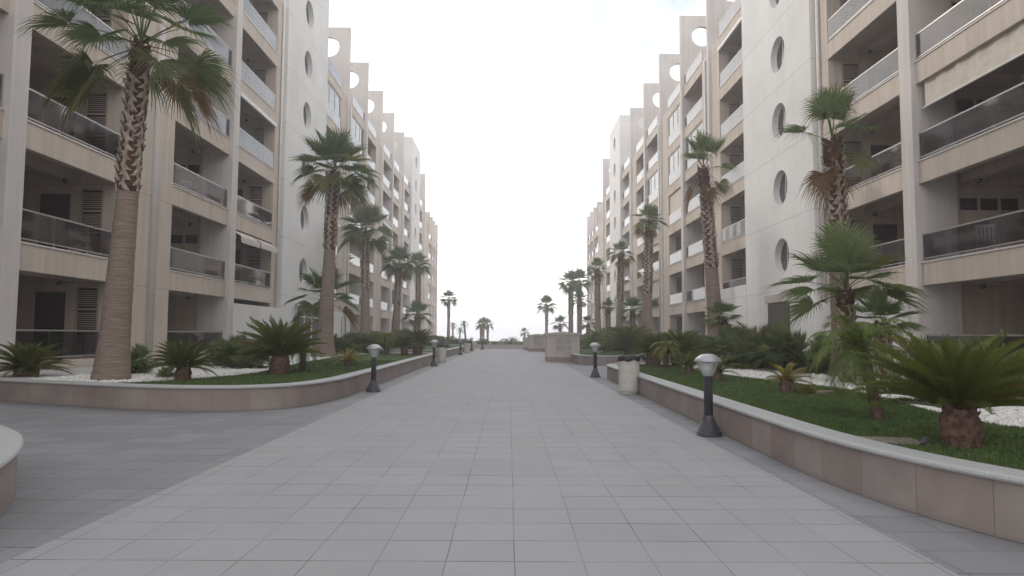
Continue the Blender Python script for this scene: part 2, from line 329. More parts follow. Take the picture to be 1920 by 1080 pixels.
# ------------------------------------------------------------------ ground, path, sea
g = MB(); g.add([(-300, -40, -.004), (300, -40, -.004), (300, 74.5, -.004), (-300, 74.5, -.004)], [(0, 1, 2, 3)])
tag(g.build('pavement', M['pave'], fix=False), kind='structure')
g = MB(); g.add([(-2.95, -12, 0), (2.57, -12, 0), (2.57, 64, 0), (-2.95, 64, 0)], [(0, 1, 2, 3)])
tag(g.build('path', M['path'], fix=False), kind='structure')
g = MB(); g.add([(-3000, 74.5, -.02), (3000, 74.5, -.02), (3000, 125, -.3), (-3000, 125, -.3), (3000, 150, -2.4), (-3000, 150, -2.4)], [(0, 1, 2, 3), (3, 2, 4, 5)])
tag(g.build('beach', M['sand'], fix=False), kind='structure')
g = MB(); g.add([(-3000, -3000, -.05), (3000, -3000, -.05), (3000, -40, -.05), (-3000, -40, -.05), (-300, -40, -.05), (-300, 74.5, -.05), (-3000, 74.5, -.05), (300, -40, -.05), (3000, 74.5, -.05), (300, 74.5, -.05)],
       [(0, 1, 2, 7, 4, 3), (3, 4, 5, 6), (7, 2, 8, 9)])
tag(g.build('ground', M['sand'], fix=False), kind='structure')
mt, t, b = new_mat('sea_water'); b.inputs['Base Color'].default_value = (.10, .16, .18, 1); b.inputs['Roughness'].default_value = .18
n_ = t.nodes.new('ShaderNodeTexNoise'); n_.inputs['Scale'].default_value = .6; g_ = t.nodes.new('ShaderNodeNewGeometry'); t.links.new(g_.outputs['Position'], n_.inputs[0])
b_ = t.nodes.new('ShaderNodeBump'); b_.inputs['Strength'].default_value = .3; b_.inputs['Distance'].default_value = .2; t.links.new(n_.outputs[0], b_.inputs['Height']); t.links.new(b_.outputs[0], b.inputs['Normal'])
g = MB(); g.add([(-8000, 140, -2.2), (8000, 140, -2.2), (8000, 8000, -2.2), (-8000, 8000, -2.2)], [(0, 1, 2, 3)])
tag(g.build('sea', mt, fix=False), kind='structure')

# ------------------------------------------------------------------ planters
WALL_H = .385
def planter(front, back, label, name='planter_wall', cop=.28, h=WALL_H):
    """front: visible curved line of the wall foot (outside on its right hand side is resolved by 'inward'); back closes the bed"""
    line = smooth_poly(front, 7)
    root = empty(name, (line[0][0], line[0][1], 0)); tag(root, label, 'planter', 'raised garden planters')
    ox, oy = line[0]
    cx = sum(p[0] for p in line+back)/len(line+back); cy = sum(p[1] for p in line+back)/len(line+back)
    P = [Vector(p) for p in line]; Nn = []
    for i in range(len(P)):
        d = (P[min(i+1, len(P)-1)] - P[max(i-1, 0)]).normalized(); Nn.append(Vector((-d.y, d.x)))
    poly = line + back
    area = sum(poly[i][0]*poly[(i+1) % len(poly)][1] - poly[(i+1) % len(poly)][0]*poly[i][1] for i in range(len(poly)))
    sg = 1 if area > 0 else -1           # left normal points inwards on a CCW outline
    Nn = [n*sg for n in Nn]
    u = 0; mb = MB(); mb.uv = []; fs = []
    for i, p in enumerate(P):
        if i: u += (p - P[i-1]).length
        q = p + Nn[i]*.20
        for (a, z) in ((p, 0), (p, h), (q, h), (q, .1)):
            mb.v.append((a.x-ox, a.y-oy, z)); mb.uv.append((u, z))
    for i in range(len(P)-1):
        for k in range(3):
            a = i*4+k; mb.f.append((a, a+1, a+5, a+4))
    mb.build('wall', M['clad'], root)
    mc = MB(); prof = [(-.03, h+.001), (-.037, h+.018), (-.03, h+.036), (-.012, h+.046), (cop-.02, h+.046), (cop, h+.036), (cop, h+.001)]
    for i, p in enumerate(P):
        for (a, z) in prof:
            q = p + Nn[i]*a; mc.v.append((q.x-ox, q.y-oy, z))
    k_ = len(prof)
    for i in range(len(P)-1):
        for k in range(k_-1): a = i*k_+k; mc.f.append((a, a+1, a+1+k_, a+k_))
    for i in (0, len(P)-1): mc.f.append(tuple(i*k_+k for k in range(k_)))
    mc.build('coping', M['coping'], root)
    inner = [tuple(P[i] + Nn[i]*.19) for i in range(len(P))] + back
    bed = MB(); bed.add([(x-ox, y-oy, h-.02) for x, y in inner], [tuple(range(len(inner)))])
    return root, inner, (ox, oy), bed
BEDS = []
RP1, in1, o1, bed = planter([(6.5, -3), (5.3, 1.0), (4.3, 2.9), (3.55, 4.2), (3.12, 5.3), (2.95, 6.5), (2.93, 8.0), (2.95, 10), (3.0, 15.7), (3.06, 20.6), (3.16, 21.6), (3.55, 22.2), (4.4, 22.5), (8, 23.3), (12, 24)], [(12.2, 24), (12.2, -3)],
                           'long raised planter with stone cladding and the big cycad, beside the right edge of the path'); BEDS.append((o1, bed, RP1))
LP1, in2, o2, bed = planter([(-12, 34.5), (-8, 34.4), (-4.6, 34.2), (-3.8, 33.9), (-3.5, 33.2), (-3.48, 30), (-3.46, 22), (-3.46, 16), (-3.5, 14.2), (-3.75, 12.9), (-4.25, 12.2), (-5.1, 11.9), (-6.4, 12.05), (-8.2, 12.75), (-9.75, 13.4), (-12, 14.4)], [],
                           'raised planter with a rounded stone clad corner at the foot of the tallest left palm'); BEDS.append((o2, bed, LP1))
LP0, in3, o3, bed = planter([(-3.15, -3), (-3.2, 2.5), (-3.35, 4.1), (-3.62, 4.95), (-4.12, 5.85), (-4.7, 6.55), (-5.5, 7.1), (-7.5, 7.7), (-12, 8.6)], [(-12, -3)],
                           'nearest planter corner with a broad granite coping at the left edge of the photo', cop=.30); BEDS.append((o3, bed, LP0))
LP2, in4, o4, bed = planter([(-3.2, 63.5), (-3.3, 56), (-3.45, 50), (-3.5, 42), (-3.6, 40.6), (-4.1, 39.9), (-5.2, 39.6), (-8, 39.6), (-12, 39.8)], [(-12, 63.5)],
                           'far raised planter on the left side of the path beyond the pale litter bin'); BEDS.append((o4, bed, LP2))
RP2, in5, o5, bed = planter([(12, 31.2), (8.5, 30.9), (5.6, 30.2), (4.2, 30.2), (3.55, 30.7), (3.2, 31.6), (3.15, 33), (3.15, 40), (3.1, 52), (3.0, 63.5)], [(12, 63.5)],
                           'far raised planter on the right side of the path behind the beige kiosks'); BEDS.append((o5, bed, RP2))
for (ox, oy), bd, rt in BEDS:
    bd.build('soil_bed', M['gravel'], rt, fix=False)
# lawns
def inside(poly, x, y):
    c = False; n = len(poly); j = n-1
    for i in range(n):
        xi, yi = poly[i]; xj, yj = poly[j]
        if (yi > y) != (yj > y) and x < (xj-xi)*(y-yi)/(yj-yi)+xi: c = not c
        j = i
    return c
def lawn(name, poly, z=WALL_H+.012):
    cxm = sum(p[0] for p in poly)/len(poly); cym = sum(p[1] for p in poly)/len(poly)
    mb = MB(); mb.add([(x, y, z) for x, y in poly], [tuple(range(len(poly)))])
    o = mb.build(name, M['lawn'], fix=False); tag(o, kind='structure'); return o
r_front = [p for p in in1 if p[0] < 5.2 and 2 < p[1] < 22.6]
LR = r_front + smooth_poly([(5.2, 22.6), (5.3, 19.5), (5.3, 16.6), (5.75, 14.0), (6.05, 12.6), (5.9, 11.0), (5.55, 9.4), (5.3, 7.7), (5.6, 6.8), (6.4, 5.2), (6.2, 2.2)], 4)
l_front = [p for p in in2 if p[1] < 33.6 and p[0] > -7.6]
LL = l_front + smooth_poly([(-7.6, 12.75), (-6.75, 13.5), (-6.3, 14.7), (-6.0, 16.3), (-6.4, 20.2), (-6.7, 23), (-7.1, 29), (-6.4, 33.6)], 4)
l2 = [p for p in in4 if p[1] < 62 and p[0] > -7]; r2 = [p for p in in5 if p[1] < 62 and p[0] < 7.2]
LAWNS = [('lawn', LR), ('lawn', LL), ('lawn', l2 + [(-6.6, 62)]), ('lawn', r2 + [(5.2, 60), (6.5, 45)])]
for n_, p_ in LAWNS: lawn(n_, p_)
def in_lawn(x, y): return inside(LR, x, y) or inside(LL, x, y)
# grass blades over the two near lawns
def blades(name, poly, dens, xr, yr, h):
    nn = int((xr[1]-xr[0])*(yr[1]-yr[0])*dens); X = rng.uniform(*xr, nn); Y = rng.uniform(*yr, nn)
    keep = np.array([inside(poly, a, b) for a, b in zip(X, Y)]); X = X[keep]; Y = Y[keep]; n = len(X)
    A = rng.uniform(0, 6.28, n); Hh = rng.uniform(.6, 1.2, n)*h; B = rng.uniform(0, 6.28, n); le = rng.uniform(0, .8, n)*Hh
    wd = .0035*(1 + Y/9)
    V = np.zeros((n, 3, 3)); z = WALL_H+.008
    V[:, 0] = np.stack([X-np.cos(A)*wd, Y-np.sin(A)*wd, np.full(n, z)], 1); V[:, 1] = np.stack([X+np.cos(A)*wd, Y+np.sin(A)*wd, np.full(n, z)], 1)
    V[:, 2] = np.stack([X+np.cos(B)*le, Y+np.sin(B)*le, z+Hh], 1)
    me = bpy.data.meshes.new(name); me.from_pydata(V.reshape(-1, 3).tolist(), [], np.arange(3*n).reshape(-1, 3).tolist()); me.materials.append(M['grass'])
    return put(name, me)
tag(blades('grass', LR, 2600, (2.9, 6.6), (2.2, 11), .035), kind='stuff')
tag(blades('grass', LR, 900, (2.9, 6.6), (11, 22), .04), kind='stuff')
tag(blades('grass', LL, 1100, (-7.6, -3.4), (11.8, 24), .04), kind='stuff')
# white pebbles
ico = bmesh.new(); bmesh.ops.create_icosphere(ico, subdivisions=1, radius=1); IV = np.array([v.co[:] for v in ico.verts]); IF = np.array([[v.index for v in f.verts] for f in ico.faces]); ico.free()
def pebbles(poly, dens, xr, yr, avoid=in_lawn):
    nn = int((xr[1]-xr[0])*(yr[1]-yr[0])*dens); X = rng.uniform(*xr, nn); Y = rng.uniform(*yr, nn)
    keep = np.array([inside(poly, a, b) and not avoid(a, b) for a, b in zip(X, Y)]); X = X[keep]; Y = Y[keep]; n = len(X)
    S = rng.uniform(.012, .032, (n, 3))*np.array([1.3, 1.1, .8])*(1+Y[:, None]/40)
    V = IV[None]*(S[:, None])*rng.uniform(.75, 1.25, (n, len(IV), 1))
    a = rng.uniform(0, 6.28, n); c, s = np.cos(a)[:, None], np.sin(a)[:, None]
    V = np.stack([V[..., 0]*c - V[..., 1]*s, V[..., 0]*s + V[..., 1]*c, V[..., 2]], -1)
    V += np.stack([X, Y, WALL_H-.01 + rng.uniform(0, .03, n)], -1)[:, None]
    Fc = IF[None] + (np.arange(n)*len(IV))[:, None, None]
    me = bpy.data.meshes.new('pebbles'); me.from_pydata(V.reshape(-1, 3).tolist(), [], Fc.reshape(-1, 3).tolist()); me.materials.append(M['pebble'])
    return tag(put('pebbles', me), 'bed of small white pebbles between lawn and shrubs', kind='stuff')
pebbles(in1, 420, (4.9, 9), (5, 14)); pebbles(in1, 200, (4.9, 9), (14, 22.5)); pebbles(in2, 260, (-9.5, -5.5), (12.3, 22)); pebbles(in2, 110, (-9, -6), (22, 34))

# ------------------------------------------------------------------ apartment buildings
ST = 3.05; B0 = 2.86; B1 = 3.57      # storey, bottom and top of the first balcony band
DEPTH = 3.4
def make_building(side, y0, label):
    X0 = -12.0 if side < 0 else 12.3
    root = empty('apartment_building', (X0, y0, 0)); tag(root, label, 'apartment block', 'facing apartment blocks')
    def bx(mb, s0, s1, v0, v1, z0, z1): mb.box(side*v0, side*v1, s0, s1, z0, z1)
    def hole_cell(mb, plane, fixed, a0, a1, z0, z1, ca, cz, r, th, both=False, N=40):
        """rectangle with a round opening; plane 'face' (normal across the street, a = s) or 'fin' (a = v)"""
        def P(a, z, d): return (side*(fixed+d), a, z) if plane == 'face' else (side*a, fixed+d, z)
        def rect(t):
            c, s = math.cos(t), math.sin(t); k = 1e9
            if abs(c) > 1e-6: k = min(k, ((a1-ca) if c > 0 else (ca-a0))/abs(c))
            if abs(s) > 1e-6: k = min(k, ((z1-cz) if s > 0 else (cz-z0))/abs(s))
            return ca+c*k, cz+s*k
        ts = sorted([2*math.pi*i/N for i in range(N)] + [math.atan2(z-cz, a-ca) % (2*math.pi) for a in (a0, a1) for z in (z0, z1)])
        n = len(ts); vs = []; fs = []
        for t in ts: a, z = rect(t); vs.append(P(a, z, 0))
        for t in ts: vs.append(P(ca+r*math.cos(t), cz+r*math.sin(t), 0))
        for t in ts: vs.append(P(ca+r*math.cos(t), cz+r*math.sin(t), th))
        if both:
            for t in ts: a, z = rect(t); vs.append(P(a, z, th))
        for i in range(n):
            j = (i+1) % n; fs += [(i, j, n+j, n+i), (n+i, n+j, 2*n+j, 2*n+i)]
            if both: fs += [(2*n+i, 2*n+j, 3*n+j, 3*n+i), (3*n+i, 3*n+j, j, i)]
        mb.add(vs, fs)
    TOPZ = B1 + 5*ST          # top of the roof terrace parapet
    wall = MB(); cols = []; soff = MB()
    # solids: (s0, s1), full depth stair or wall blocks
    solids = [(-34, -30.6), (-14.9, -11.7), (-1.4, -.35), (12.0, 15.5), (24.9, 28.5), (38.0, 41.5), (58.3, 66.2)]
    for s0, s1 in solids: bx(wall, s0, s1, 0, DEPTH, 0, TOPZ if s0 < 60 else TOPZ-ST+ (ST if s0 < 58.4 else 0))
    # columns with their side wings
    columns = [-19.9, -6.9, 20.0, 33.1]
    # bays: s0, s1, type of far end wall
    bays = [(-30.6, -25.4, 'C'), (-24.8, -19.9, 'B'), (-19.3, -14.9, 'C'), (-11.7, -6.9, 'B'), (-6.3, -1.4, 'C'), (7.5, 12.0, 'C'), (15.5, 20.0, 'B'), (20.6, 24.9, 'C'), (28.5, 33.1, 'B'), (33.7, 38.0, 'C'), (41.5, 46.2, 'B'), (53.8, 58.3, 'C')]
    ends = [(66.2, 70.2), (70.6, 74.0), (74.4, 77.8)]
    columns.append(-25.4)
    for c in columns:
        cb = MB(); bx(cb, c, c+.6, -.14, 1.15, 0, TOPZ+.0); cb.build('column', M['column'], root)
        bx(wall, c+.2, c+.6, 1.15, DEPTH, 0, TOPZ-.05)
    for c in (70.2, 74.0, 77.8):
        cb = MB(); bx(cb, c, c+.4, -.12, .45, 0, 19.7); cb.build('column', M['column'], root)
        cb = MB(); bx(cb, c, c+.4, DEPTH-.2, DEPTH+.25, 0, 16.4); cb.build('column', M['column'], root)
    # body behind
    bx(wall, -34, 66.2, DEPTH, DEPTH+9, 0, TOPZ-.35)
    bx(wall, -34, 58, DEPTH+2.2, DEPTH+8, TOPZ-.35, TOPZ+2.9)
    for k in range(7):
        zb, zt = B0+(k)*ST, B1+(k)*ST
        for (s0, s1, ty) in bays:
            if k > 5: continue
            bx(wall, s0, s1, 0, .16, zb, zt)                         # band
            q = MB(); bx(q, s0, s1, .16, DEPTH, zt-.35, zt-.12)      # floor slab
            bx(q, s0, s1, 1.25, 1.5, zb+.05, zt-.34)                # cross beam
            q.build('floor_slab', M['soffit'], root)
        for (s0, s1) in ends:
            if k > 4: continue
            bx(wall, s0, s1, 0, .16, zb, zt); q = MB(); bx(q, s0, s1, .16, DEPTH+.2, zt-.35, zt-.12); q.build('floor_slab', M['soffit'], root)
    for (s0, s1, ty) in bays: bx(wall, s0, s1, 0, .16, 0, .6); bx(wall, s0, s1, .16, DEPTH, .2, .42)
    for (s0, s1) in ends: bx(wall, s0, s1, 0, .16, 0, .6)
    wall.build('wall', M['beige'], root)
    # end wall fittings and railings
    shut = MB()
    for z0, z1 in ((.0, .62), (.68, 1.30), (1.36, 1.98)):
        for i in range(8):
            zz = z0+.06+i*(z1-z0-.1)/8; shut.box(.04, .66, -.045, -.008, zz, zz+.028)
    for x in (0, .66): shut.box(x, x+.05, -.06, -.001, 0, 2.0)
    for z in (-.04, .62, 1.30, 1.98): shut.box(.05, .66, -.058, -.002, z, z+.06)
    if side < 0: shut.v = [(-a, b_, c) for a, b_, c in shut.v]
    shut_me = shut.mesh('shutter', M['shutter'])
    sbk = MB(); sbk.box(side*.03, side*.68, -.004, -.001, -.02, 2.02); sbk_me = sbk.mesh('shutter_backing', M['dark'])
    gr = MB(); gr.box(0, .5, -.02, -.002, 0, .36)
    for i in range(6): gr.box(-.0, .5, -.05, -.021, .02+i*.056, .045+i*.056)
    gr_me = gr.mesh('vent_grille', M['dark'])
    ng = 0
    for (s0, s1, ty) in bays:
        for k in range(-1, 5):
            zf = B1 + k*ST - .12 if k >= 0 else .42
            if ty == 'C':
                o = put('shutter', shut_me, root, (side*.50, s1, zf+.3)); put('backing', sbk_me, o)
                d = MB(); bx(d, s1-.03, s1-.002, 1.55+.0, 2.45, zf, zf+2.15); d.build('door', M['dark'], root)
            elif ng < 96 and k >= 0 and s0 > -26:
                for q in range(3):
                    if ng >= 96: break
                    xx = 1.35 + q*.62
                    put('vent_grille', gr_me, root, (side*xx if side > 0 else side*xx - .5, s1+.2, zf+1.72)); ng += 1
            if s0 > -26 and k < 4:                                    # ceiling lamp on the beam
                c = MB(); c.lathe([(.0, -.16), (.07, -.13), (.09, -.05), (.05, 0)], 10); c.build('ceiling_lamp', M['dark'], root, loc=(side*1.1, s1-1.0, zf+2.45-.02))
    for (s0, s1, ty) in bays + [(a, b_, 'E') for a, b_ in ends]:
        for k in range(-1, 6):
            if ty == 'E' and (k > 4 or k < 0): continue
            if s0 < -31: continue
            zt = B1+k*ST if k >= 0 else .6
            h = .82 if k >= 0 else .80
            rl = MB()
            bx(rl, s0+.04, s1-.04, .02, .085, zt+h-.03, zt+h+.012); bx(rl, s0+.04, s1-.04, .03, .075, zt+.07, zt+.105)
            nd = 3 if s1-s0 > 4 else 2
            for i in range(nd+1):
                a = s0+.04 + (s1-s0-.12)*i/nd; bx(rl, a, a+.04, .035, .07, zt-.0, zt+h-.03)
            o = rl.build('balcony_railing', M['rail'], root)
            gm = MB(); xx = side*.028
            a, c = s0+.08, s1-.08
            gm.add([(xx, a, zt+.11), (xx, c, zt+.11), (xx, c, zt+h-.035), (xx, a, zt+h-.035)], [(0, 1, 2, 3) if side > 0 else (0, 3, 2, 1)])
            gm.build('glass_pane', M['glass'], o, fix=False)
            if k >= 0:
                le = MB(); bx(le, s0, s1, -.03, .0-.002, zt-.045, zt+.002); le.build('sill_strip', M['column'], o)
    # stair towers with round windows
    towers = [(-.35, 7.5, [2.95 if side > 0 else 3.35], 25.5, -.2), (46.2, 53.8, [50.0], 25.4, -.2)]
    for ti, (s0, s1, cs, ztop, vf) in enumerate(towers):
        tw = MB(); c = cs[0]; zc = [4.87+ST*i for i in range(7)]
        edges = [3.35] + [3.35+ST*(i+1) for i in range(7)]
        # side, back and top
        bx(tw, s0, s1, vf+.36, 4.5, 0, ztop)
        for (a, c_) in ((s0, s0+.05), (s1-.05, s1)): bx(tw, a, c_, vf+.003, vf+.36, 0, ztop)
        bx(tw, s0+.05, s1-.05, vf+.003, vf+.36, ztop-.1, ztop)
        for z0, z1, zz in zip(edges[:-1], edges[1:], zc):
            hole_cell(tw, 'face', vf, s0, s1, z0, min(z1, ztop), c, zz, .79, .33)
        if edges[-1] < ztop: tw.add([(side*vf, s0, edges[-1]), (side*vf, s1, edges[-1]), (side*vf, s1, ztop), (side*vf, s0, ztop)], [(0, 1, 2, 3)])
        tw.add([(side*vf, s0, 0), (side*vf, s1, 0), (side*vf, s1, edges[0]), (side*vf, s0, edges[0])], [(0, 1, 2, 3)])
        to = tw.build('stair_tower', M['white'], root)
        for zz in zc:
            fr = MB(); N = 32; vs = []; fs = []
            for rr, d in ((.79, .0), (.71, .0), (.71, .04), (.79, .04)):
                for i in range(N): t_ = 2*math.pi*i/N; vs.append((side*(vf+.24+d), c+rr*math.cos(t_), zz+rr*math.sin(t_)))
            for i in range(N):
                j = (i+1) % N; fs += [(i, j, N+j, N+i), (N+i, N+j, 2*N+j, 2*N+i)]
            for a, b_ in ((-.66, .66),): pass
            fr.add(vs, fs); fr.box(side*(vf+.245), side*(vf+.275), c-.02, c+.02, zz-.71, zz+.71)
            fo = fr.build('round_window', M['frame'], root)
            gl = MB(); gl.add([(side*(vf+.26), c+.71*math.cos(2*math.pi*i/N), zz+.71*math.sin(2*math.pi*i/N)) for i in range(N)], [tuple(range(N))])
            gl.build('glass_pane', M['clearglass'], fo, fix=False)
    # roof fins with round openings, pilasters, rain pipes
    fins = [-19.75, -13.2, -6.75, 13.6, 20.15, 26.8, 33.25, 40.0, 59.9]
    for f in fins:
        fb = MB(); hole_cell(fb, 'fin', f, -.15, 2.9, TOPZ-.02, 24.1, 1.4, 22.6, .74, .3, both=True); fb.build('roof_fin', M['column'], root)
        if f == -13.2:
            pl = MB(); pl.tube([(side*-.05, f+.2, .3), (side*-.05, f+.2, TOPZ-.02)], [.13, .13], 12); pl.build('drainpipe', M['column'], root, smooth=True)
        if f in (13.6, 26.8, 40.0, 59.9):
            pl = MB(); bx(pl, f, f+.3, -.15, -.001, .0, TOPZ-.02); pl.build('pilaster', M['column'], root)
            pp = MB(); pp.tube([(side*-.07, f+1.05, .5), (side*-.07, f+1.05, TOPZ-.3)], [.07, .07], 10); pp.build('drainpipe', M['frame'], root, smooth=True)
    pp = MB(); pp.tube([(side*-.08, -.75, .5), (side*-.08, -.75, TOPZ+3)], [.06, .06], 10); pp.build('drainpipe', M['frame'], root, smooth=True)
    for f in (66.0,):
        fb = MB(); bx(fb, f, f+.3, -.15, 1.2, 16.3, 19.7); fb.build('roof_fin', M['column'], root)
    # slot windows in the far solid part
    for k in range(0, 6):
        for a in (61.9, 64.0):
            wv = MB(); bx(wv, a, a+.45, -.03, -.003, 4.6+k*ST-.4, 5.9+k*ST-.4); wv.build('slot_window', M['dark'], root)
    # white garden walls at ground level
    gw = MB(); bx(gw, -6.35, -.36, -.30, -.05, 0, 2.62); bx(gw, -6.35, -6.2, -.05, -.003, 0, 2.6); gw.build('garden_wall', M['white'], root)
    gw = MB()
    if side > 0: bx(gw, 7.51, 13.55, -.22, -.003, 0, 3.95)
    else: bx(gw, 7.51, 15.2, -.22, -.003, 0, 2.84)
    gw.build('garden_wall', M['white'], root)
    if side < 0:
        ar = MB(); N = 24; pts = [(12.4+.65-.65*math.cos(math.pi*i/N), 2.0+.62*math.sin(math.pi*i/N)) for i in range(N+1)]
        pts = [(12.4, .42)] + pts + [(13.7, .42)]
        ar.add([(side*-.226, a, z) for a, z in pts] + [(side*-.30, a, z) for a, z in pts], [tuple(range(len(pts)))] + [(i, i+1, len(pts)+i+1, len(pts)+i) for i in range(len(pts)-1)])
        ar.build('arched_window', M['rail'], root)
    # entrance
    if side < 0:
        en = MB(); f0, f1 = 2.0, 6.6; vz = -.235
        for z in (.45, 2.25, 2.86): bx(en, f0, f1, vz-.05, vz+.03, z, z+.09)
        for a in (f0, f0+1.5, f0+3.0, f1-.1): bx(en, a, a+.1, vz-.055, vz+.03, .45, 2.95)
        eo = en.build('entrance_door', M['frame'], root)
        gl = MB(); bx(gl, f0+.05, f1-.05, vz+.005, vz+.033, .5, 2.9); gl.build('glass_pane', M['dark'], eo)
    else:
        en = MB(); bx(en, 2.2, 4.6, -.235, -.205, .4, 2.85); eo = en.build('entrance_door', M['dark'], root)
        li = MB(); bx(li, 2.1, 4.7, -.33, -.204, 2.85, 3.2); li.build('door_lintel', M['kiosk'], eo)
    # awnings, blinds and glazed-in balconies
    def scallop(s0, s1, z0, z1):
        n = 60; vs = []; fs = []
        for i in range(n+1):
            a = s0+(s1-s0)*i/n; zz = z1 - .07*abs(math.sin(i*math.pi/5)); ripple = .015*math.sin(i*1.3)
            vs += [(side*.05, a, z0), (side*(-.32+ripple), a, z1+.22), (side*(-.34+ripple), a, zz)]
        for i in range(n): fs += [(3*i, 3*i+3, 3*i+4, 3*i+1), (3*i+1, 3*i+4, 3*i+5, 3*i+2)]
        q = MB(); q.add(vs, fs); q.build('awning', M['awning'], root)
    def cassette(bi, k):
        s0, s1, _ = bays[bi]; q = MB(); bx(q, s0+.1, s1-.1, -.12, .0-.004, B0+(k+1)*ST-.16, B0+(k+1)*ST+.02); q.build('awning_cassette', M['frame'], root)
    def blind(bi, k, frac, mat='blind', a=.0, b_=1.0):
        s0, s1, _ = bays[bi]; zt = B0+(k+1)*ST; zb = B1+k*ST+.82
        q = MB(); n = 40; vs = []; fs = []; z1 = zt-(zt-zb)*frac; l0 = s0+.15+(s1-s0-.3)*a; l1 = s0+.15+(s1-s0-.3)*b_
        for i in range(n+1):
            aa = l0+(l1-l0)*i/n; x = .13+.018*math.sin(i*.9)+.012*math.sin(i*2.3); vs += [(side*x, aa, zt), (side*x, aa, z1)]
        for i in range(n): fs.append((2*i, 2*i+2, 2*i+3, 2*i+1))
        q.add(vs, fs); o = q.build('blind', M[mat], root, smooth=True)
        e = MB(); bx(e, s0+.1, s1-.1, .10, .17, z1-.05, z1); e.build('bottom_rail', M['frame'], o)
    def glazing(bi, k, glass='clearglass'):
        s0, s1, _ = bays[bi]; zt = B0+(k+1)*ST; zb = B1+k*ST+.84
        q = MB(); bx(q, s0+.05, s1-.05, .05, .12, zt-.07, zt-.002); bx(q, s0+.05, s1-.05, .05, .12, zb, zb+.05)
        for i in range(4):
            a = s0+.05+(s1-s0-.16)*i/3; bx(q, a, a+.06, .05, .12, zb, zt-.07)
        o = q.build('balcony_window', M['frame'], root)
        gm = MB(); gm.add([(side*.08, s0+.1, zb), (side*.08, s1-.1, zb), (side*.08, s1-.1, zt-.05), (side*.08, s0+.1, zt-.05)], [(0, 1, 2, 3)]); gm.build('glass_pane', M[glass], o, fix=False)
    if side < 0:
        scallop(-6.2, -3.9, B0+ST-.06, 5.36); scallop(-3.8, -1.5, B0+ST-.06, 5.40)
        cassette(4, 2); cassette(5, 1); glazing(5, 4); glazing(6, 3, 'clearglass'); cassette(8, 2); glazing(6, 4)
    else:
        blind(1, 1, .72); blind(3, 1, .48, a=0, b_=.97)
        blind(7, 2, .95); blind(8, 1, .35); blind(8, 0, .9); glazing(6, 3); glazing(7, 4); glazing(7, 3); glazing(8, 3); cassette(5, 4); cassette(4, 3)
    # balcony clutter seen through the glass
    return root
make_building(-1, 35.85, 'left beige apartment block with a white stair tower and a scalloped awning over one balcony')
make_building(1, 27.05, 'right beige apartment block with bright glass balconies, cream blinds and round windows in its tower')

# ------------------------------------------------------------------ far end of the walk
mb = MB(); mb.box(-11.9, 11.9, 64.0, 64.3, 0, .34); lo = empty('terrace_wall', (0, 64, 0)); tag(lo, 'low beige wall closing the far end of the walk', 'wall')
mb.v = [(a, b_-64, c) for a, b_, c in mb.v]; mb.build('wall', M['kiosk'], lo)
mb = MB(); mb.box(-11.93, 11.93, -.03, .33, .342, .40); mb.build('coping', M['coping'], lo)
mb = MB(); mb.box(-14, 14, 0, .25, 0, .62)
for i in range(11): mb.box(-14+i*2.7, -13.6+i*2.7, -.05, -.002, 0, .66)
tag(mb.build('sea_wall', M['kiosk'], loc=(0, 74.2, 0)), 'longer beige wall with small piers behind the shrubs, in front of the sea', 'wall')
mb = MB(); mb.add([(-12, 64.3, .3), (12, 64.3, .3), (12, 74.1, .1), (-12, 74.1, .1)], [(0, 1, 2, 3)])
tag(mb.build('garden_soil', M['sand'], fix=False), kind='structure')

# ------------------------------------------------------------------ kiosks
def kiosk(x, y, w, d, h, label, rz=0, gable=.10):
    r = empty('utility_kiosk', (x, y, 0), rz); tag(r, label, 'utility kiosk', 'beige utility kiosks along the walk')
    a = MB(); a.box(0, w, 0, d, .24, h); a.build('wall', M['kiosk'], r)
    a = MB(); a.box(-.012, w+.012, -.012, d+.012, 0, .24); a.build('plinth', M['plinth'], r)
    a = MB(); e = .09; pts = [(-e, h), (w+e, h), (w+e, h+.07), (w/2, h+.07+gable), (-e, h+.07)]
    a.add([(p, -e, q) for p, q in pts] + [(p, d+e, q) for p, q in pts], [(0, 1, 2, 3, 4), (9, 8, 7, 6, 5)] + [(i, 5+i, 5+(i+1) % 5, (i+1) % 5) for i in range(5)])
    a.build('roof', M['kiosk'], r)
    gx, gw_, gz0, gz1 = w*.27, w*.50, h*.36, h*.90
    fr = MB(); t = .045
    for xx in (gx, gx+gw_/2-t/2, gx+gw_-t): fr.box(xx, xx+t, -.04, -.002, gz0, gz1)
    zm = (gz0+gz1)/2
    for zz in (gz0, zm-t/2, gz1-t):
        fr.box(gx+t, gx+gw_/2-t/2, -.038, -.003, zz, zz+t); fr.box(gx+gw_/2+t/2, gx+gw_-t, -.038, -.003, zz, zz+t)
    vo = fr.build('vent_window', M['kiosk'], r)
    sl = MB()
    for (za, zb) in ((gz0+t, zm-t/2), (zm+t/2, gz1-t)):
        n = 6
        for i in range(n): z = za+(zb-za)*i/n; sl.add([(gx+t, -.03, z), (gx+gw_-t, -.03, z), (gx+gw_-t, -.004, z+(zb-za)/n*.8), (gx+t, -.004, z+(zb-za)/n*.8)], [(0, 1, 2, 3)])
    sl.build('louvre', M['louvre'], vo, fix=False)
    return r
kiosk(1.93, 33.9, 1.62, 1.6, 1.34, 'nearest beige kiosk with a four panel louvred vent and shallow pitched roof')
kiosk(1.62, 55.0, 1.60, 1.6, 1.24, 'middle beige kiosk partly hidden behind the nearest one')
kiosk(1.36, 60.8, 1.3, 1.4, .98, 'smallest and farthest beige kiosk near the end wall')

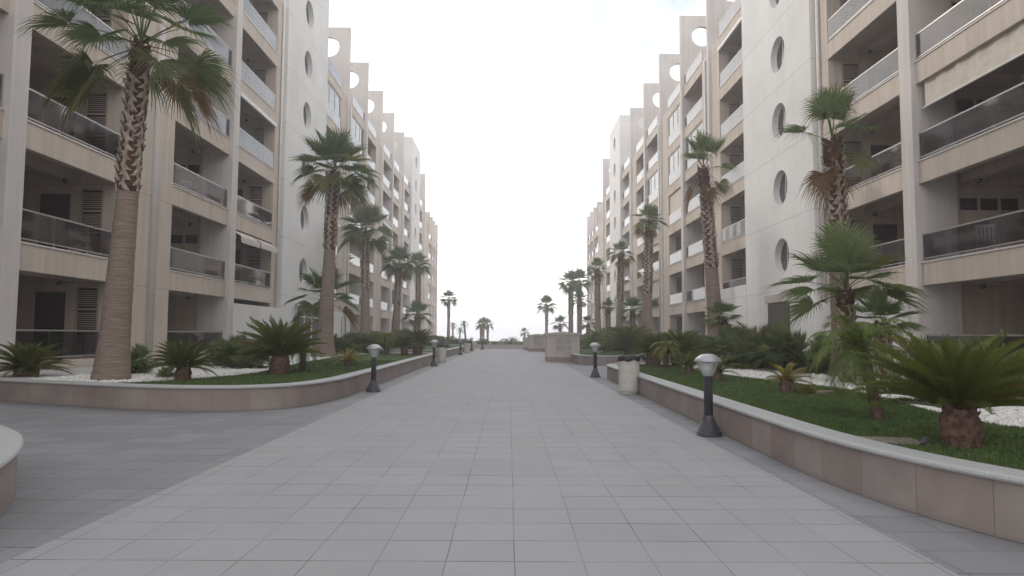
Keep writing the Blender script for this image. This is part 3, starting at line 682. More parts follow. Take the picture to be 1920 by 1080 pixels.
# ------------------------------------------------------------------ bollard lamps
def bollard():
    r = empty('bollard_lamp'); 
    b_ = MB(); prof = [(.175, 0), (.178, .012), (.165, .018)]
    for i in range(7): z = .03+i*.026; rr = .163-.012*i; prof += [(rr, z), (rr, z+.014), (rr-.006, z+.02)]
    prof += [(.07, .255), (.062, .27)]; b_.lathe(prof, 32); b_.build('base', M['lampgrey'], r, smooth=False)
    p = MB(); p.lathe([(.06, .26), (.06, .79), (.066, .795), (.066, .82), (.05, .83)], 28); p.build('post', M['lampgrey'], r, smooth=True)
    g_ = MB(); g_.lathe([(.066, .80), (.082, .83), (.118, .92), (.148, .985)], 32)
    g_.f = g_.f[:-2]; g_.build('lantern_glass', M['lampglass'], r, smooth=True)
    c = MB(); c.lathe([(.12, .982), (.178, .992), (.182, 1.0), (.179, 1.012), (.15, 1.045), (.10, 1.085), (.04, 1.10), (.0, 1.102)], 32); c.build('cap', M['lampcap'], r, smooth=True)
    k = MB(); k.lathe([(.02, .85), (.03, .87), (.03, .95), (.015, .99), (0, 1.0)], 12); k.build('bulb', M['milk'], r, smooth=True)
    f = MB()
    for i in range(3):
        t_ = 2*math.pi*i/3+.5; f.tube([(.068*math.cos(t_), .068*math.sin(t_), .85), (.15*math.cos(t_), .15*math.sin(t_), 1.0)], [.005, .005], 5)
    f.build('lantern_bracket', M['lampgrey'], r)
    return r
bl = bollard()
for i, (x, y, lab) in enumerate([(2.73, 9.35, 'nearest and largest bollard lamp, standing on the dark paving strip by the right planter'),
        (3.05-.25, 22.0, 'bollard lamp standing just beyond the white litter bin near the right planter corner'),
        (-3.14, 16.1, 'nearest bollard lamp on the left side of the path, by the planter wall'),
        (-3.11, 28.9, 'bollard lamp just in front of the pale litter bin on the left'),
        (-3.10, 44.6, 'bollard lamp in the left row, the first one beyond the pale bin'),
        (-2.90, 54.6, 'bollard lamp in the left row, second one beyond the pale bin'),
        (-2.25, 60.4, 'farthest and smallest bollard lamp, near the end wall')]):
    o = bl if i == 0 else copy_tree(bl)
    o.location = (x, y, 0); o.rotation_euler.z = i*.9; tag(o, lab, 'bollard lamp', 'bollard lamps along the walk')

# ------------------------------------------------------------------ litter bins
def bin_(x, y, label, seed=1, s=1.0):
    r = empty('litter_bin', (x, y, 0)); tag(r, label, 'litter bin', 'round concrete litter bins')
    b_ = MB(); b_.lathe([(.195, 0), (.20, .05), (.205, .055), (.222, .06), (.225, .075), (.225, .30), (.222, .305), (.225, .31), (.225, .60), (.222, .605), (.225, .61), (.225, .80), (.20, .81), (.19, .7)], 40); b_.build('body', M['bin'], r, smooth=False)
    rr = random.Random(seed); ph = [rr.uniform(0, 6.28) for _ in range(4)]
    def wob(a, rad, z, j):
        k = 0 if j in (3, 4) else 1
        f = .5+.5*math.sin(a*2+ph[0])*math.sin(a*3+ph[1])
        if j == 0: return rad+.012*math.sin(a*11+ph[2])+.008*math.sin(a*23), z-.05*f-.012*math.sin(a*7+ph[3])
        return rad+.006*math.sin(a*13+ph[2])*k, z+.006*math.sin(a*5+ph[3])
    g_ = MB(); g_.lathe([(.243, .735), (.237, .78), (.232, .815), (.205, .835), (.18, .80), (.165, .6), (.10, .4)], 64, wob=wob); g_.build('bin_bag', M['bag'], r, smooth=True)
    f = MB(); f.tube([(.23, -.05, .83), (.29, -.08, .81), (.325, -.10, .75), (.31, -.09, .71)], [.03, .045, .035, .008], 8, .5, seed); f.build('bag_knot', M['bag'], r, smooth=True)
    r.scale = (s, s, s)
bin_(2.80, 15.85, 'white round litter bin with a black bag folded over its rim, beside the right planter', 1, 1.06)
bin_(-3.2, 33.2, 'pale round litter bin with a black bag, in the gap between the two left planters', 4)
bin_(-3.0, 50.2, 'distant pale litter bin on the left, between two bollard lamps', 6)
mb = MB(); mb.box(-.30, .30, -.2, .2, 0, .016); mb.box(-.26, .26, -.16, .16, .0162, .021)
o = mb.build('manhole_cover', M['slab'], loc=(3.42, 6.25, WALL_H+.012)); o.rotation_euler.z = -.15; tag(o, 'low concrete inspection cover set in the grass of the right planter', 'inspection cover')
def spot(x, y, rz, label):
    r = empty('garden_spotlight', (x, y, WALL_H), rz); tag(r, label, 'garden light', 'small black garden spotlights')
    a = MB(); a.tube([(0, 0, 0), (0, 0, .09)], [.012, .012], 6); a.build('stake', M['lampgrey'], r)
    r.scale = (.6, .6, .6)
    a = MB(); a.tube([(-.05, 0, .07), (.0, 0, .10), (.06, 0, .13)], [.03, .04, .045], 12); a.build('lamp_head', M['lampgrey'], r)
spot(3.60, 5.95, .5, 'black garden spotlight at the foot of the big cycad')
spot(-4.85, 16.75, .2, 'black garden spotlight at the foot of the slim dark trunk in the left lawn')
spot(-4.45, 20.0, .2, 'black garden spotlight beside the small yellow cycad in the left lawn')

# ------------------------------------------------------------------ palms
def unit(v): return v/np.linalg.norm(v)
def fan_leaf(V, Fc, T, az, el, pet, blade, rs, tint, fold=.25, droop=.18, nf=26, tilt=None, base=(0, 0, 0), spread=112, pw=.014, fuse=.5):
    """one costapalmate leaf: petiole strip plus a pleated fan of fingers, gravity bends the tips"""
    d = np.array([math.cos(el)*math.cos(az), math.cos(el)*math.sin(az), math.sin(el)])
    side = unit(np.array([-math.sin(az), math.cos(az), 0.0])); up = np.cross(d, side)*-1
    up = np.cross(side, d)*-1 if np.cross(d, side)[2] < 0 else np.cross(d, side)
    b0 = len(V); base = np.array(base, float)
    # petiole, sags outward
    pts = []
    for i in range(5):
        t_ = i/4; p = base + d*pet*t_ + np.array([0, 0, -1.0])*(pet*.16*t_*t_)*math.cos(el); pts.append(p)
    for i, p in enumerate(pts):
        wv = pw*(1.5-.9*i/4); V += [p-side*wv, p+side*wv, p-up*wv*.9]; T += [(.75, .0, .1, 1)]*3
    for i in range(4):
        a = b0+3*i; Fc += [(a, a+1, a+4, a+3), (a+1, a+2, a+5, a+4), (a+2, a, a+3, a+5)]
    hub = pts[-1]; dd = unit(pts[-1]-pts[-2])
    k = .35 if tilt is None else tilt        # blade bends down from the petiole line
    X_ = unit(dd - np.array([0, 0, k*math.cos(el)])); Z_ = unit(np.cross(X_, side)*1.0)
    if Z_[2] < 0 and el < 1.2: Z_ = -Z_
    sp = math.radians(spread)
    for j in range(nf):
        th = -sp + 2*sp*(j+.5)/nf + rs.uniform(-.02, .02); L_ = blade*(1-.22*abs(th/sp)**1.5)*rs.uniform(.9, 1.05)
        fd = X_*math.cos(th) + side*math.sin(th) + Z_*(fold*(abs(math.sin(th))))
        fd = unit(fd); wd = unit(np.cross(Z_, fd)); dth = 2*sp/nf
        s0 = len(V); secs = (.04, fuse*.55, fuse, .5+fuse*.5); jt = rs.uniform(-.22, .22)
        for q, s in enumerate(secs):
            r_ = s*L_; hw = r_*math.tan(dth/2)*1.02 if s <= fuse+.01 else L_*fuse*math.tan(dth/2)*((1-s)/(1-fuse))*1.0
            p = hub + fd*r_; g_ = max(0, s-.35)/.65
            p = p + np.array([0, 0, -1.0])*(droop*blade*g_**2*rs.uniform(.7, 1.2))
            low = Z_*hw*1.0
            V += [p-wd*hw, p-low, p+wd*hw]; c = (tint[0]+jt+.1*g_, tint[1]+.25*max(0, g_-.6)*rs.random(), tint[2]); c = tuple(min(1, max(0, x)) for x in c)+(1,)
            T += [c]*3
        p = hub + fd*L_ + np.array([0, 0, -1.0])*(droop*blade*rs.uniform(1.1, 2.0)) + side*rs.uniform(-.03, .03)*blade
        V.append(p); T.append((min(1, tint[0]+.2), min(1, tint[1]+.35*rs.random()), tint[2], 1))
        for q in range(3):
            a = s0+3*q; Fc += [(a, a+1, a+4, a+3), (a+1, a+2, a+5, a+4)]
        a = s0+9; Fc += [(a, a+1, a+12-9), (a+1, a+2, a+12-9)]
def arr_mesh(name, V, Fc, T, mat):
    mb = MB(); mb.v = [tuple(float(q) for q in p) for p in V]; mb.f = Fc; mb.tint = T; return mb.mesh(name, mat)
def fan_crown(seed, n, R_, el_lo=-50, el_hi=85, nf=26, dead=.12, bright=.5, upright=False, droop=.16, petf=.48, tl=1.0, extra=(), bf=.56, fuse=.48):
    rs = random.Random(seed); V = []; Fc = []; T = []
    for i in range(n):
        f = (i+.5)/n; az = i*2.39996 + rs.uniform(-.25, .25)
        e = math.radians(el_hi + (el_lo-el_hi)*(f**(1.0 if not upright else 1.6)) + rs.uniform(-7, 7))
        pet = R_*petf*rs.uniform(.85, 1.15)*(1-.1*(1-f)); bl_ = R_*bf*rs.uniform(.88, 1.1)
        old = max(0, (f-.72)/.28); br = dead*old*rs.random()*3 + (.85 if (f > .86 and rs.random() < dead*3) else 0)
        fan_leaf(V, Fc, T, az, e, pet, bl_, rs, (min(1, max(0, bright*rs.uniform(.5, 1.5)*(1-.5*old))), min(1, br), .0 if rs.random() > .08 else .35),
                 droop=droop*(1+.7*f), nf=nf, tilt=(.05+.4*f)*tl, base=(0, 0, .18*(1-f)), fuse=fuse)
    for (a_, e_, br_) in extra:
        fan_leaf(V, Fc, T, a_, math.radians(e_), R_*.5, R_*.5, rs, (.5, br_, 0), droop=.25, nf=nf, tilt=.5)
    return arr_mesh('crown', V, Fc, T, M['fan'])
CROWN = {'tall0': fan_crown(1, 27, 2.1, -30, 88, nf=40, dead=.16, droop=.11, petf=.58, bf=.48, fuse=.45, extra=((3.5, -42, .45), (.1, -46, .35), (2.9, -30, .2))), 'tall': fan_crown(2, 29, 1.95, -38, 84, nf=28, petf=.48, droop=.10), 'tall2': fan_crown(3, 27, 1.95, -34, 84, nf=26, dead=.1, petf=.48, droop=.10),
         'sparse': fan_crown(5, 8, 1.55, 14, 84, nf=38, dead=.0, upright=True, droop=.15, petf=.48, bright=.9, tl=.4, fuse=.40, bf=.56, extra=((3.0, -72, 1.0), (.5, -60, .9), (4.4, -25, .4))),
         'mid': fan_crown(8, 15, 1.4, -28, 84, nf=28, dead=.2, bright=.7, droop=.10, extra=((1.0, -70, .9), (4.0, -66, .9))),
         'bush': fan_crown(11, 17, 1.4, -8, 84, nf=34, upright=False, dead=.03, bright=.9, droop=.08, tl=.5, fuse=.42), 'wide': fan_crown(14, 15, 1.8, -28, 76, nf=28, dead=.1, droop=.10, petf=.5), 'far': fan_crown(17, 22, 1.7, -36, 84, nf=18, droop=.1), 'far2': fan_crown(19, 15, 1.5, -22, 84, nf=16, droop=.1)}
def boots(z0, z1, r0, r1, lean, seed, big=1.0, ragged=1.0):
    """criss-crossed stubs of old leaf stalks, thick and pointed, in spirals round the upper trunk"""
    rs = random.Random(seed); V = []; Fc = []; dz = .095*big; n = int((z1-z0)/dz*1.0)+1
    for ring in range(n):
        z = z0+ring*dz; f = (z-z0)/max(.01, z1-z0); rad = r0+(r1-r0)*f
        m_ = 5
        for q in range(m_):
            a = 2*math.pi*(q+.5*(ring % 2))/m_ + rs.uniform(-.12, .12); cx, cy = lean(z)
            o = np.array([cx+math.cos(a)*rad*.93, cy+math.sin(a)*rad*.93, z]); outw = np.array([math.cos(a), math.sin(a), 0]); tg = np.array([-math.sin(a), math.cos(a), 0])
            ll = .20*big*rs.uniform(.7, 1.25); sk = (1 if (ring % 2) else -1)*rs.uniform(.35, .75) ; ww = rad*.42*rs.uniform(.8, 1.15); op = rs.uniform(.10, .32)*ragged
            up_ = np.array([0, 0, 1.0])+tg*sk+outw*op; up_ = unit(up_)
            tipw = .35*ww; th = .03*big; b = len(V)
            for (t_, wv) in ((0, ww), (.5, ww*.62), (1, tipw)):
                c = o+up_*ll*t_; V += [c-tg*wv, c+tg*wv, c+outw*th*(1-.3*t_)]
            for i in range(2): a_ = b+3*i; Fc += [(a_, a_+2, a_+5, a_+3), (a_+2, a_+1, a_+4, a_+5)]
            Fc.append((b+6, b+8, b+7))
    mb = MB(); mb.v = [tuple(float(q) for q in p) for p in V]; mb.f = Fc; return mb
def palm(x, y, hz, r0, r1, crown, label, scale=1.0, zb=WALL_H-.03, top=(0, 0), boot=.45, rz=0, name='fan_palm', cat='palm tree', group='fan palms along the walk', fibre=True, bend=1.0, zs=None, flare=1.45, smooth_len=True):
    root = empty(name, (x, y, zb)); tag(root, label, cat, group); H_ = hz-zb
    def lean(z): f = max(0, min(1, z/H_)); return top[0]*f**bend, top[1]*f**bend
    n = max(10, int(H_/.11)); pts = []; rad = []
    rs = random.Random(int(x*100+y*10))
    for i in range(n+1):
        f = i/n; z = H_*f; pts.append((*lean(z), z)); r_ = r1+(r0-r1)*(1-f)**1.7
        if f < .16: r_ *= 1+(flare-1)*(1-f/.16)**2
        rad.append(r_*(1+(.016 if i % 2 else -.016)))
    t_ = MB(); t_.tube(pts, rad, 20, .03, int(x*7)); t_.build('trunk', M['trunk'], root, smooth=True)
    if boot > 0:
        z0 = H_*(1-boot); sl = MB(); sl.tube([(*lean(z0+(H_-z0)*i/12), z0+(H_-z0)*i/12) for i in range(13)], [(r1+(r0-r1)*max(0, 1-(z0+(H_-z0)*i/12)/H_)**1.7)*1.03 for i in range(13)], 16, .08, 3); sl.build('bark_sleeve', M['fibre'], root, smooth=True)
        b1 = boots(z0, H_-.45*boot*H_*.5, r1+(r0-r1)*boot**1.7, r1*1.1, lean, int(y*9), big=min(1.6, max(1.0, r1*6.5))); b1.build('leaf_bases', M['boot'], root, fix=False)
        b2 = boots(H_-.45*boot*H_*.5, H_+.05, r1*1.1, r1*1.0, lean, int(y*5), big=min(1.3, max(.7, r1*4.0)), ragged=2.4); b2.build('leaf_fibre', M['fibre'], root, fix=False)
    c = put('crown', CROWN[crown], root, (*lean(H_), H_-.02)); c.rotation_euler = (rs.uniform(-.05, .05), rs.uniform(-.05, .05), rz); c.scale = (scale, scale, (zs or scale))
    return root
palm(-8.03, 13.95, 7.3, .32, .165, 'tall0', 'tallest left fan palm with a thick reddish trunk, nearest to the camera', 1.0, top=(.32, 0), boot=.44, rz=.4, flare=1.16)
palm(-7.45, 27.8, 7.95, .36, .19, 'tall', 'left fan palm with a latticed upper trunk in front of the white stair tower', 1.02, top=(.25, 0), boot=.42, rz=2.1, flare=1.5)
palm(-8.95, 43, 7.75, .36, .20, 'tall2', 'third tall fan palm of the left row, drooping crown against the balconies', 1.05, top=(-.1, 0), boot=.5, rz=1.0)
palm(-8.75, 53, 6.7, .36, .22, 'tall', 'fourth tall fan palm of the left row, with lower crown', .85, top=(.25, 0), boot=.5, rz=3.3)
palm(-8.35, 64, 7.75, .32, .2, 'tall2', 'fifth tall fan palm of the left row, close to the far tower', .76, boot=.5, rz=4.3, top=(-.15, 0), zb=0)
palm(-7.45, 56, 2.75, .2, .18, 'wide', 'short bushy fan palm at the far left, below the last tall ones', .86, boot=.7, rz=2.3, flare=1)
palm(-8.05, 29.8, 2.75, .19, .16, 'wide', 'short fan palm with wide leaves behind the second tall left palm', 1.0, boot=.8, rz=.9, flare=1.0)
palm(-8.35, 96, 6.2, .26, .17, 'far', 'slim fan palm standing alone just past the end of the left block', .92, zb=-.1, boot=.4, rz=.3, group='fan palms by the shore')
palm(8.0, 16.3, 6.05, .25, .19, 'sparse', 'tall right fan palm with only a few upright leaves, nearest on the right', 1.0, top=(-.13, 0), boot=.5, rz=.62)
palm(8.25, 27, 8.0, .36, .19, 'sparse', 'right fan palm with a sparse crown and long tapering trunk in front of the facade', 1.08, top=(-.45, 0), boot=.52, rz=2.2, bend=1.3)
palm(8.15, 40.2, 8.05, .34, .2, 'mid', 'third tall right fan palm with a small crown', .88, top=(.2, 0), boot=.55, rz=1.2)
palm(8.3, 51, 7.4, .34, .2, 'mid', 'fourth tall right fan palm leaning slightly', .86, top=(.15, 0), boot=.5, rz=2.8)
palm(8.2, 62, 7.3, .32, .2, 'mid', 'fifth tall right fan palm near the round windowed far tower', .9, top=(-.1, 0), boot=.5, rz=5.0)
palm(6.95, 14.0, 2.25, .15, .13, 'bush', 'short right fan palm with bright green fan leaves in front of the sparse palm', 1.12, boot=.95, rz=1.4, flare=1.0)
palm(7.25, 13.2, 1.55, .12, .11, 'bush', 'low fan palm crown just right of the short bright one, above the leaning feather palm', .62, boot=.95, rz=2.9, flare=1.0)
palm(7.35, 80, 7.3, .33, .24, 'far', 'left one of the two thick trunked palms where the right block ends', 1.12, zb=-.1, rz=.2, boot=.5, group='fan palms by the shore')
palm(8.85, 85, 7.9, .33, .24, 'far', 'right one of the two thick trunked palms where the right block ends', 1.1, zb=-.1, rz=2.2, boot=.5, group='fan palms by the shore')
palm(8.2, 78, 5.1, .25, .2, 'far2', 'lower palm crown between the two thick trunked palms', 1.0, zb=-.1, rz=1.2, boot=.5, group='fan palms by the shore')
palm(5.35, 95, 5.35, .24, .17, 'far', 'slim single palm behind the nearest kiosk', .98, zb=-.1, rz=1.5, boot=.5, group='fan palms by the shore')
palm(7.25, 95, 2.7, .2, .18, 'far2', 'short bushy palm between the slim palm and the thick trunked pair', 1.05, zb=-.1, rz=2.5, boot=.6, group='fan palms by the shore')
palm(8.9, 76, 2.5, .2, .18, 'far2', 'dark low palm at the foot of the thick trunked pair', .8, zb=-.1, rz=.5, boot=.6, group='fan palms by the shore')
palm(2.42, 100, 1.55, .16, .13, 'far2', 'small lone palm rising above the farthest kiosk', .62, zb=-.1, rz=.7, boot=.6, group='fan palms by the shore')
palm(-4.15, 105, 2.6, .2, .17, 'far2', 'left palm of the distant clump of three', .78, zb=-.2, rz=.7, boot=.4, group='fan palms by the shore')
palm(-3.65, 101, 2.9, .2, .17, 'far2', 'middle palm of the distant clump of three', .8, zb=-.2, rz=2.7, boot=.4, group='fan palms by the shore')
palm(-3.15, 106, 2.7, .2, .17, 'far2', 'right palm of the distant clump of three', .82, zb=-.2, rz=4.7, boot=.4, group='fan palms by the shore')
palm(7.6, 52, 3.4, .2, .16, 'bush', 'short fan palm on a dark stem between the fourth and fifth right palms', .62, rz=.3, boot=.8, flare=1)
palm(8.2, 45, 2.9, .2, .15, 'wide', 'short fan palm with open leaves between the third and fourth right palms', .62, rz=1.3, boot=.8, flare=1)
palm(7.55, 24, 1.95, .16, .14, 'wide', 'wide short fan palm in front of the long tapering right trunk', .52, rz=2.2, boot=.9, flare=1, zs=.4)

# pinnate crowns (cycads, date palms)
def pinnate(seed, n, L_, el_lo, el_hi, curve, npair=34, lw=.018, ll=.16, bright=.5, dead=.0, yellow=0., vee=.5, droopl=.0, mat='cycad', r_=0.03, hang=0.0):
    rs = random.Random(seed); V = []; Fc = []; T = []
    for i in range(n):
        f = (i+.5)/n; az = i*2.39996 + rs.uniform(-.2, .2); e = math.radians(el_hi + (el_lo-el_hi)*f + rs.uniform(-5, 5)); L = L_*rs.uniform(.85, 1.1)*(.75+.25*min(1, f*3))
        hd = np.array([math.cos(az), math.sin(az), 0]); side = np.array([-math.sin(az), math.cos(az), 0]); p = np.array([hd[0]*r_, hd[1]*r_, 0.0]); ang = e; pts = []; dirs = []
        ns = npair
        tw = rs.uniform(-.25, .25)
        for s in range(ns+1):
            d = hd*math.cos(ang) + np.array([0, 0, 1])*math.sin(ang); pts.append(p.copy()); dirs.append(d); p = p + d*L/ns; ang -= curve*rs.uniform(.7, 1.3)/ns*(.4+1.2*s/ns)
        br = 0.0 if rs.random() > dead*(f*2) else rs.uniform(.4, 1); tn = min(1, bright*rs.uniform(.5, 1.4)); yl = yellow*rs.uniform(.5, 1.2)
        b = len(V); w0 = .007+L*.004
        for s, (q, d) in enumerate(zip(pts, dirs)):
            up = np.cross(d, side); up = up if up[2] > 0 else -up
            ww = w0*(1.2-s/ns); V += [q-side*ww, q+side*ww, q-up*ww]; T += [(.6, .25+br*.6, yl, 1)]*3
        for s in range(ns): a = b+3*s; Fc += [(a, a+1, a+4, a+3), (a+1, a+2, a+5, a+4), (a+2, a, a+3, a+5)]
        for s in range(2, ns+1):
            t_ = s/ns; q = pts[s]; d = dirs[s]; up = np.cross(d, side); up = up if up[2] > 0 else -up
            leaf = ll*L_*math.sin(math.pi*min(1, (.10+.9*t_)))**.6*1.0 if t_ < .98 else ll*L_*.5
            for sg in (-1, 1):
                ld = unit(side*sg*(1.0-.25*t_) + d*(.45+.5*t_) + up*vee*rs.uniform(.8, 1.2)); wv = lw*.5*L_
                tip = q + ld*leaf*rs.uniform(.9, 1.08) - np.array([0, 0, 1])*(droopl*leaf*rs.uniform(.6, 1.4)); mid = q + ld*leaf*.5 - np.array([0, 0, 1])*(droopl*leaf*.22)
                b = len(V); V += [q-d*wv*.5, q+d*wv*.5, mid-d*wv, mid+d*wv, tip]
                c = (min(1, max(0, tn+rs.uniform(-.1, .15))), br, min(1, yl*(.8+.4*rs.random())), 1); T += [c]*4 + [(c[0], min(1, c[1]+.15), c[2], 1)]
                Fc += [(b, b+1, b+3, b+2), (b+2, b+3, b+4)]
    return arr_mesh('leaves', V, Fc, T, M[mat])
PIN = {'big': pinnate(3, 62, 1.05, 10, 74, .5, npair=64, lw=.017, ll=.135, dead=.08, bright=.55, vee=.75), 'med': pinnate(4, 66, 1.0, 4, 80, .7, npair=46, lw=.022, ll=.15, dead=.05, bright=.5),
       'yellow': pinnate(6, 20, .8, 0, 75, .7, npair=24, lw=.035, ll=.22, yellow=.75, dead=.1, bright=.9), 'small': pinnate(7, 16, .7, 12, 84, .8, npair=24, lw=.03, ll=.22, bright=.6),
       'pyg': pinnate(9, 26, .95, -30, 82, 2.2, npair=34, lw=.020, ll=.24, bright=1.0, dead=.10, vee=.15, droopl=.45, mat='date'),
       'golden': pinnate(12, 34, 1.0, -5, 78, 2.3, npair=28, lw=.026, ll=.2, yellow=.45, bright=.9, vee=.2, droopl=.35, mat='date'),
       'datefar': pinnate(15, 22, 1.5, -25, 80, 1.7, npair=22, lw=.035, ll=.22, bright=.4, vee=.2, droopl=.2, mat='date')}
def cycad(x, y, label, kind='med', s=1.0, th=.28, tr=.15, zb=WALL_H-.02, top=(0, 0), rz=0, name='cycad', cat='cycad', group='cycads in the lawns', slim=False, zs=None):
    root = empty(name, (x, y, zb)); tag(root, label, cat, group)
    n = max(4, int(th/.05)); t_ = MB(); pts = []; rad = []
    for i in range(n+1):
        f = i/n; pts.append((top[0]*f**1.4, top[1]*f**1.4, th*f-.02*(i == 0)))
        rad.append(tr*((1.15-.15*f) if slim else (.85+.3*math.sin(math.pi*min(1, .15+f*.75))))*(1+.06*(i % 2)))
    t_.tube(pts, rad, 14, .12, int(x*31+y)); t_.build('trunk', M['cytrunk'], root, smooth=True)
    sk = boots(.02, th+.03, tr*1.0, tr*.9, lambda z: (top[0]*max(0, min(1, z/th))**1.4, top[1]*max(0, min(1, z/th))**1.4), int(x*13+y*3), big=(.34 if tr > .1 else .3), ragged=2.6)
    sk.build('leaf_bases', M['cytrunk'], root, fix=False)
    c = put('leaves', PIN[kind], root, (top[0], top[1], th-.01)); c.scale = (s, s, zs or s); c.rotation_euler.z = rz
    return root
cycad(3.95, 6.0, 'big dark green cycad with a stout scaly trunk, nearest the camera on the right', 'big', .80, .36, .135, rz=.4, zs=.86)
cycad(4.25, 7.9, 'slim leaning palm with drooping feathery leaves left of the big cycad', 'pyg', .84, .88, .055, top=(-.13, .1), name='pygmy_date_palm', cat='palm tree', group='slim feather palms', slim=True, rz=1.0)
cycad(4.68, 11.5, 'small yellow green cycad alone in the middle of the right lawn', 'yellow', .55, .24, .11)
cycad(4.98, 11.35, 'tiny yellow sprout cycad right beside the small yellow green one', 'yellow', .28, .06, .05, rz=2)
cycad(4.38, 14.3, 'small upright cycad in the right lawn, behind the nearest bollard lamp', 'small', .72, .22, .09, rz=.8)
cycad(4.38, 16.6, 'small upright cycad in the right lawn, first one right of the golden feathery palm', 'small', .8, .22, .09, rz=2.8)
cycad(4.45, 19.3, 'golden green drooping feathery palm at the back of the right lawn', 'golden', .60, .62, .07, name='pygmy_date_palm', cat='palm tree', group='slim feather palms', slim=True)
cycad(4.45, 21.0, 'dark cycad with a thick trunk behind the golden feathery palm, left one', 'med', .85, .45, .2, rz=.3)
cycad(5.3, 21.2, 'dark cycad with a thick trunk behind the golden feathery palm, right one', 'med', 1.0, .42, .22, rz=1.3)
cycad(5.75, 32.5, 'wide cycad with arching leaves beyond the white litter bin', 'med', 1.45, .35, .2, rz=1.9)
cycad(6.6, 36.5, 'tall cycad partly behind the wide arching one', 'med', 1.4, .5, .2, rz=.9)
cycad(4.6, 36.0, 'slim feathery palm with brownish leaves right behind the nearest kiosk', 'pyg', .95, .9, .07, name='pygmy_date_palm', cat='palm tree', group='slim feather palms', slim=True, rz=1.0)
cycad(5.6, 38.5, 'pale green feathery palm between the kiosk and the tall cycad', 'golden', .95, .8, .09, name='pygmy_date_palm', cat='palm tree', group='slim feather palms', slim=True, rz=2.0)
cycad(-10.75, 15.4, 'dark cycad above the planter wall at the left edge of the photo', 'med', .86, .14, .22, rz=.4)
cycad(-6.5, 13.8, 'cycad at the left tip of the lawn, just right of the tallest palm', 'med', .66, .30, .13, rz=1.5, zs=.78)
cycad(-5.3, 15.9, 'large full cycad with a thick leaning trunk in the left lawn', 'big', 1.0, .46, .19, rz=2.4, top=(.05, 0), zs=1.12)
cycad(-5.05, 16.95, 'slim dark feathery palm half hidden behind the large left cycad', 'pyg', .6, .62, .06, name='pygmy_date_palm', cat='palm tree', group='slim feather palms', slim=True, rz=2.0)
cycad(-4.68, 20.1, 'small orange yellow cycad in the left lawn', 'yellow', .72, .16, .1, rz=1.0)
cycad(-5.6, 31.5, 'slim palm with drooping brownish leaves at the back of the left lawn', 'golden', .75, .8, .09, name='pygmy_date_palm', cat='palm tree', group='slim feather palms', slim=True, rz=2.0)
cycad(-4.62, 30.6, 'small round cycad at the far end of the left lawn', 'med', .72, .42, .14, rz=.6)
cycad(-4.25, 32.3, 'full dark cycad at the far corner of the left lawn', 'med', .95, .55, .2, rz=1.7)
cycad(-7.8, 110, 'tiny distant date palm, left of the taller slim one', 'datefar', .62, 2.3, .11, zb=-.3, name='date_palm', cat='palm tree', group='distant date palms', slim=True, top=(.1, 0))
cycad(-6.15, 100, 'slim distant date palm with a leaning trunk', 'datefar', .62, 3.1, .13, zb=-.2, name='date_palm', cat='palm tree', group='distant date palms', slim=True, top=(-.3, 0), rz=1)
cycad(-8.3, 103, 'tiny distant date palm behind the trunk of the slim fan palm', 'datefar', .6, 2.9, .11, zb=-.2, name='date_palm', cat='palm tree', group='distant date palms', slim=True, rz=2)

# low fan palm clumps and leafy shrubs
def clump_mesh(seed, stems, R_, hgt, nf=18, per=11, bright=.5):
    rs = random.Random(seed); V = []; Fc = []; T = []
    for s in range(stems):
        a = rs.uniform(0, 6.28); d = R_*.5*math.sqrt(rs.random()); bz = hgt*rs.uniform(.1, .6); base = (math.cos(a)*d, math.sin(a)*d, bz); br = rs.uniform(.4, 1.3)*bright
        for i in range(per):
            f = (i+.5)/per; fan_leaf(V, Fc, T, rs.uniform(0, 6.28), math.radians(85-100*f+rs.uniform(-8, 8)), R_*.36*rs.uniform(.7, 1.2), R_*.36*rs.uniform(.85, 1.15), rs,
                     (min(1, br*rs.uniform(.6, 1.4)), .5 if rs.random() < .05 else 0, .25 if rs.random() < .08 else 0), nf=nf, droop=.06, tilt=.1+.5*f, base=base, fold=.35, spread=88, pw=.008)
    return arr_mesh('leaves', V, Fc, T, M['shrub'])
CL = [clump_mesh(1, 12, 1.0, .9), clump_mesh(2, 14, 1.0, .9, bright=.7), clump_mesh(5, 9, .9, .7, bright=1.0, nf=20, per=10)]
def clump(x, y, label, k=0, s=1.0, zs=None, rz=0, zb=WALL_H-.02):
    root = empty('fan_palm_shrub', (x, y, zb)); tag(root, label, 'shrub', 'low fan palm shrubs')
    st = MB(); rs = random.Random(int(x*17+y*5))
    for i in range(6):
        a = rs.uniform(0, 6.28); d = .28*s; st.tube([(math.cos(a)*.1*s, math.sin(a)*.1*s, -.02), (math.cos(a)*d, math.sin(a)*d, .55*(zs or s)*rs.uniform(.6, 1))], [.05*s, .03*s], 7)
    st.build('stems', M['fibre'], root)
    o = put('leaves', CL[k], root); o.scale = (s, s, zs or s); o.rotation_euler.z = rz
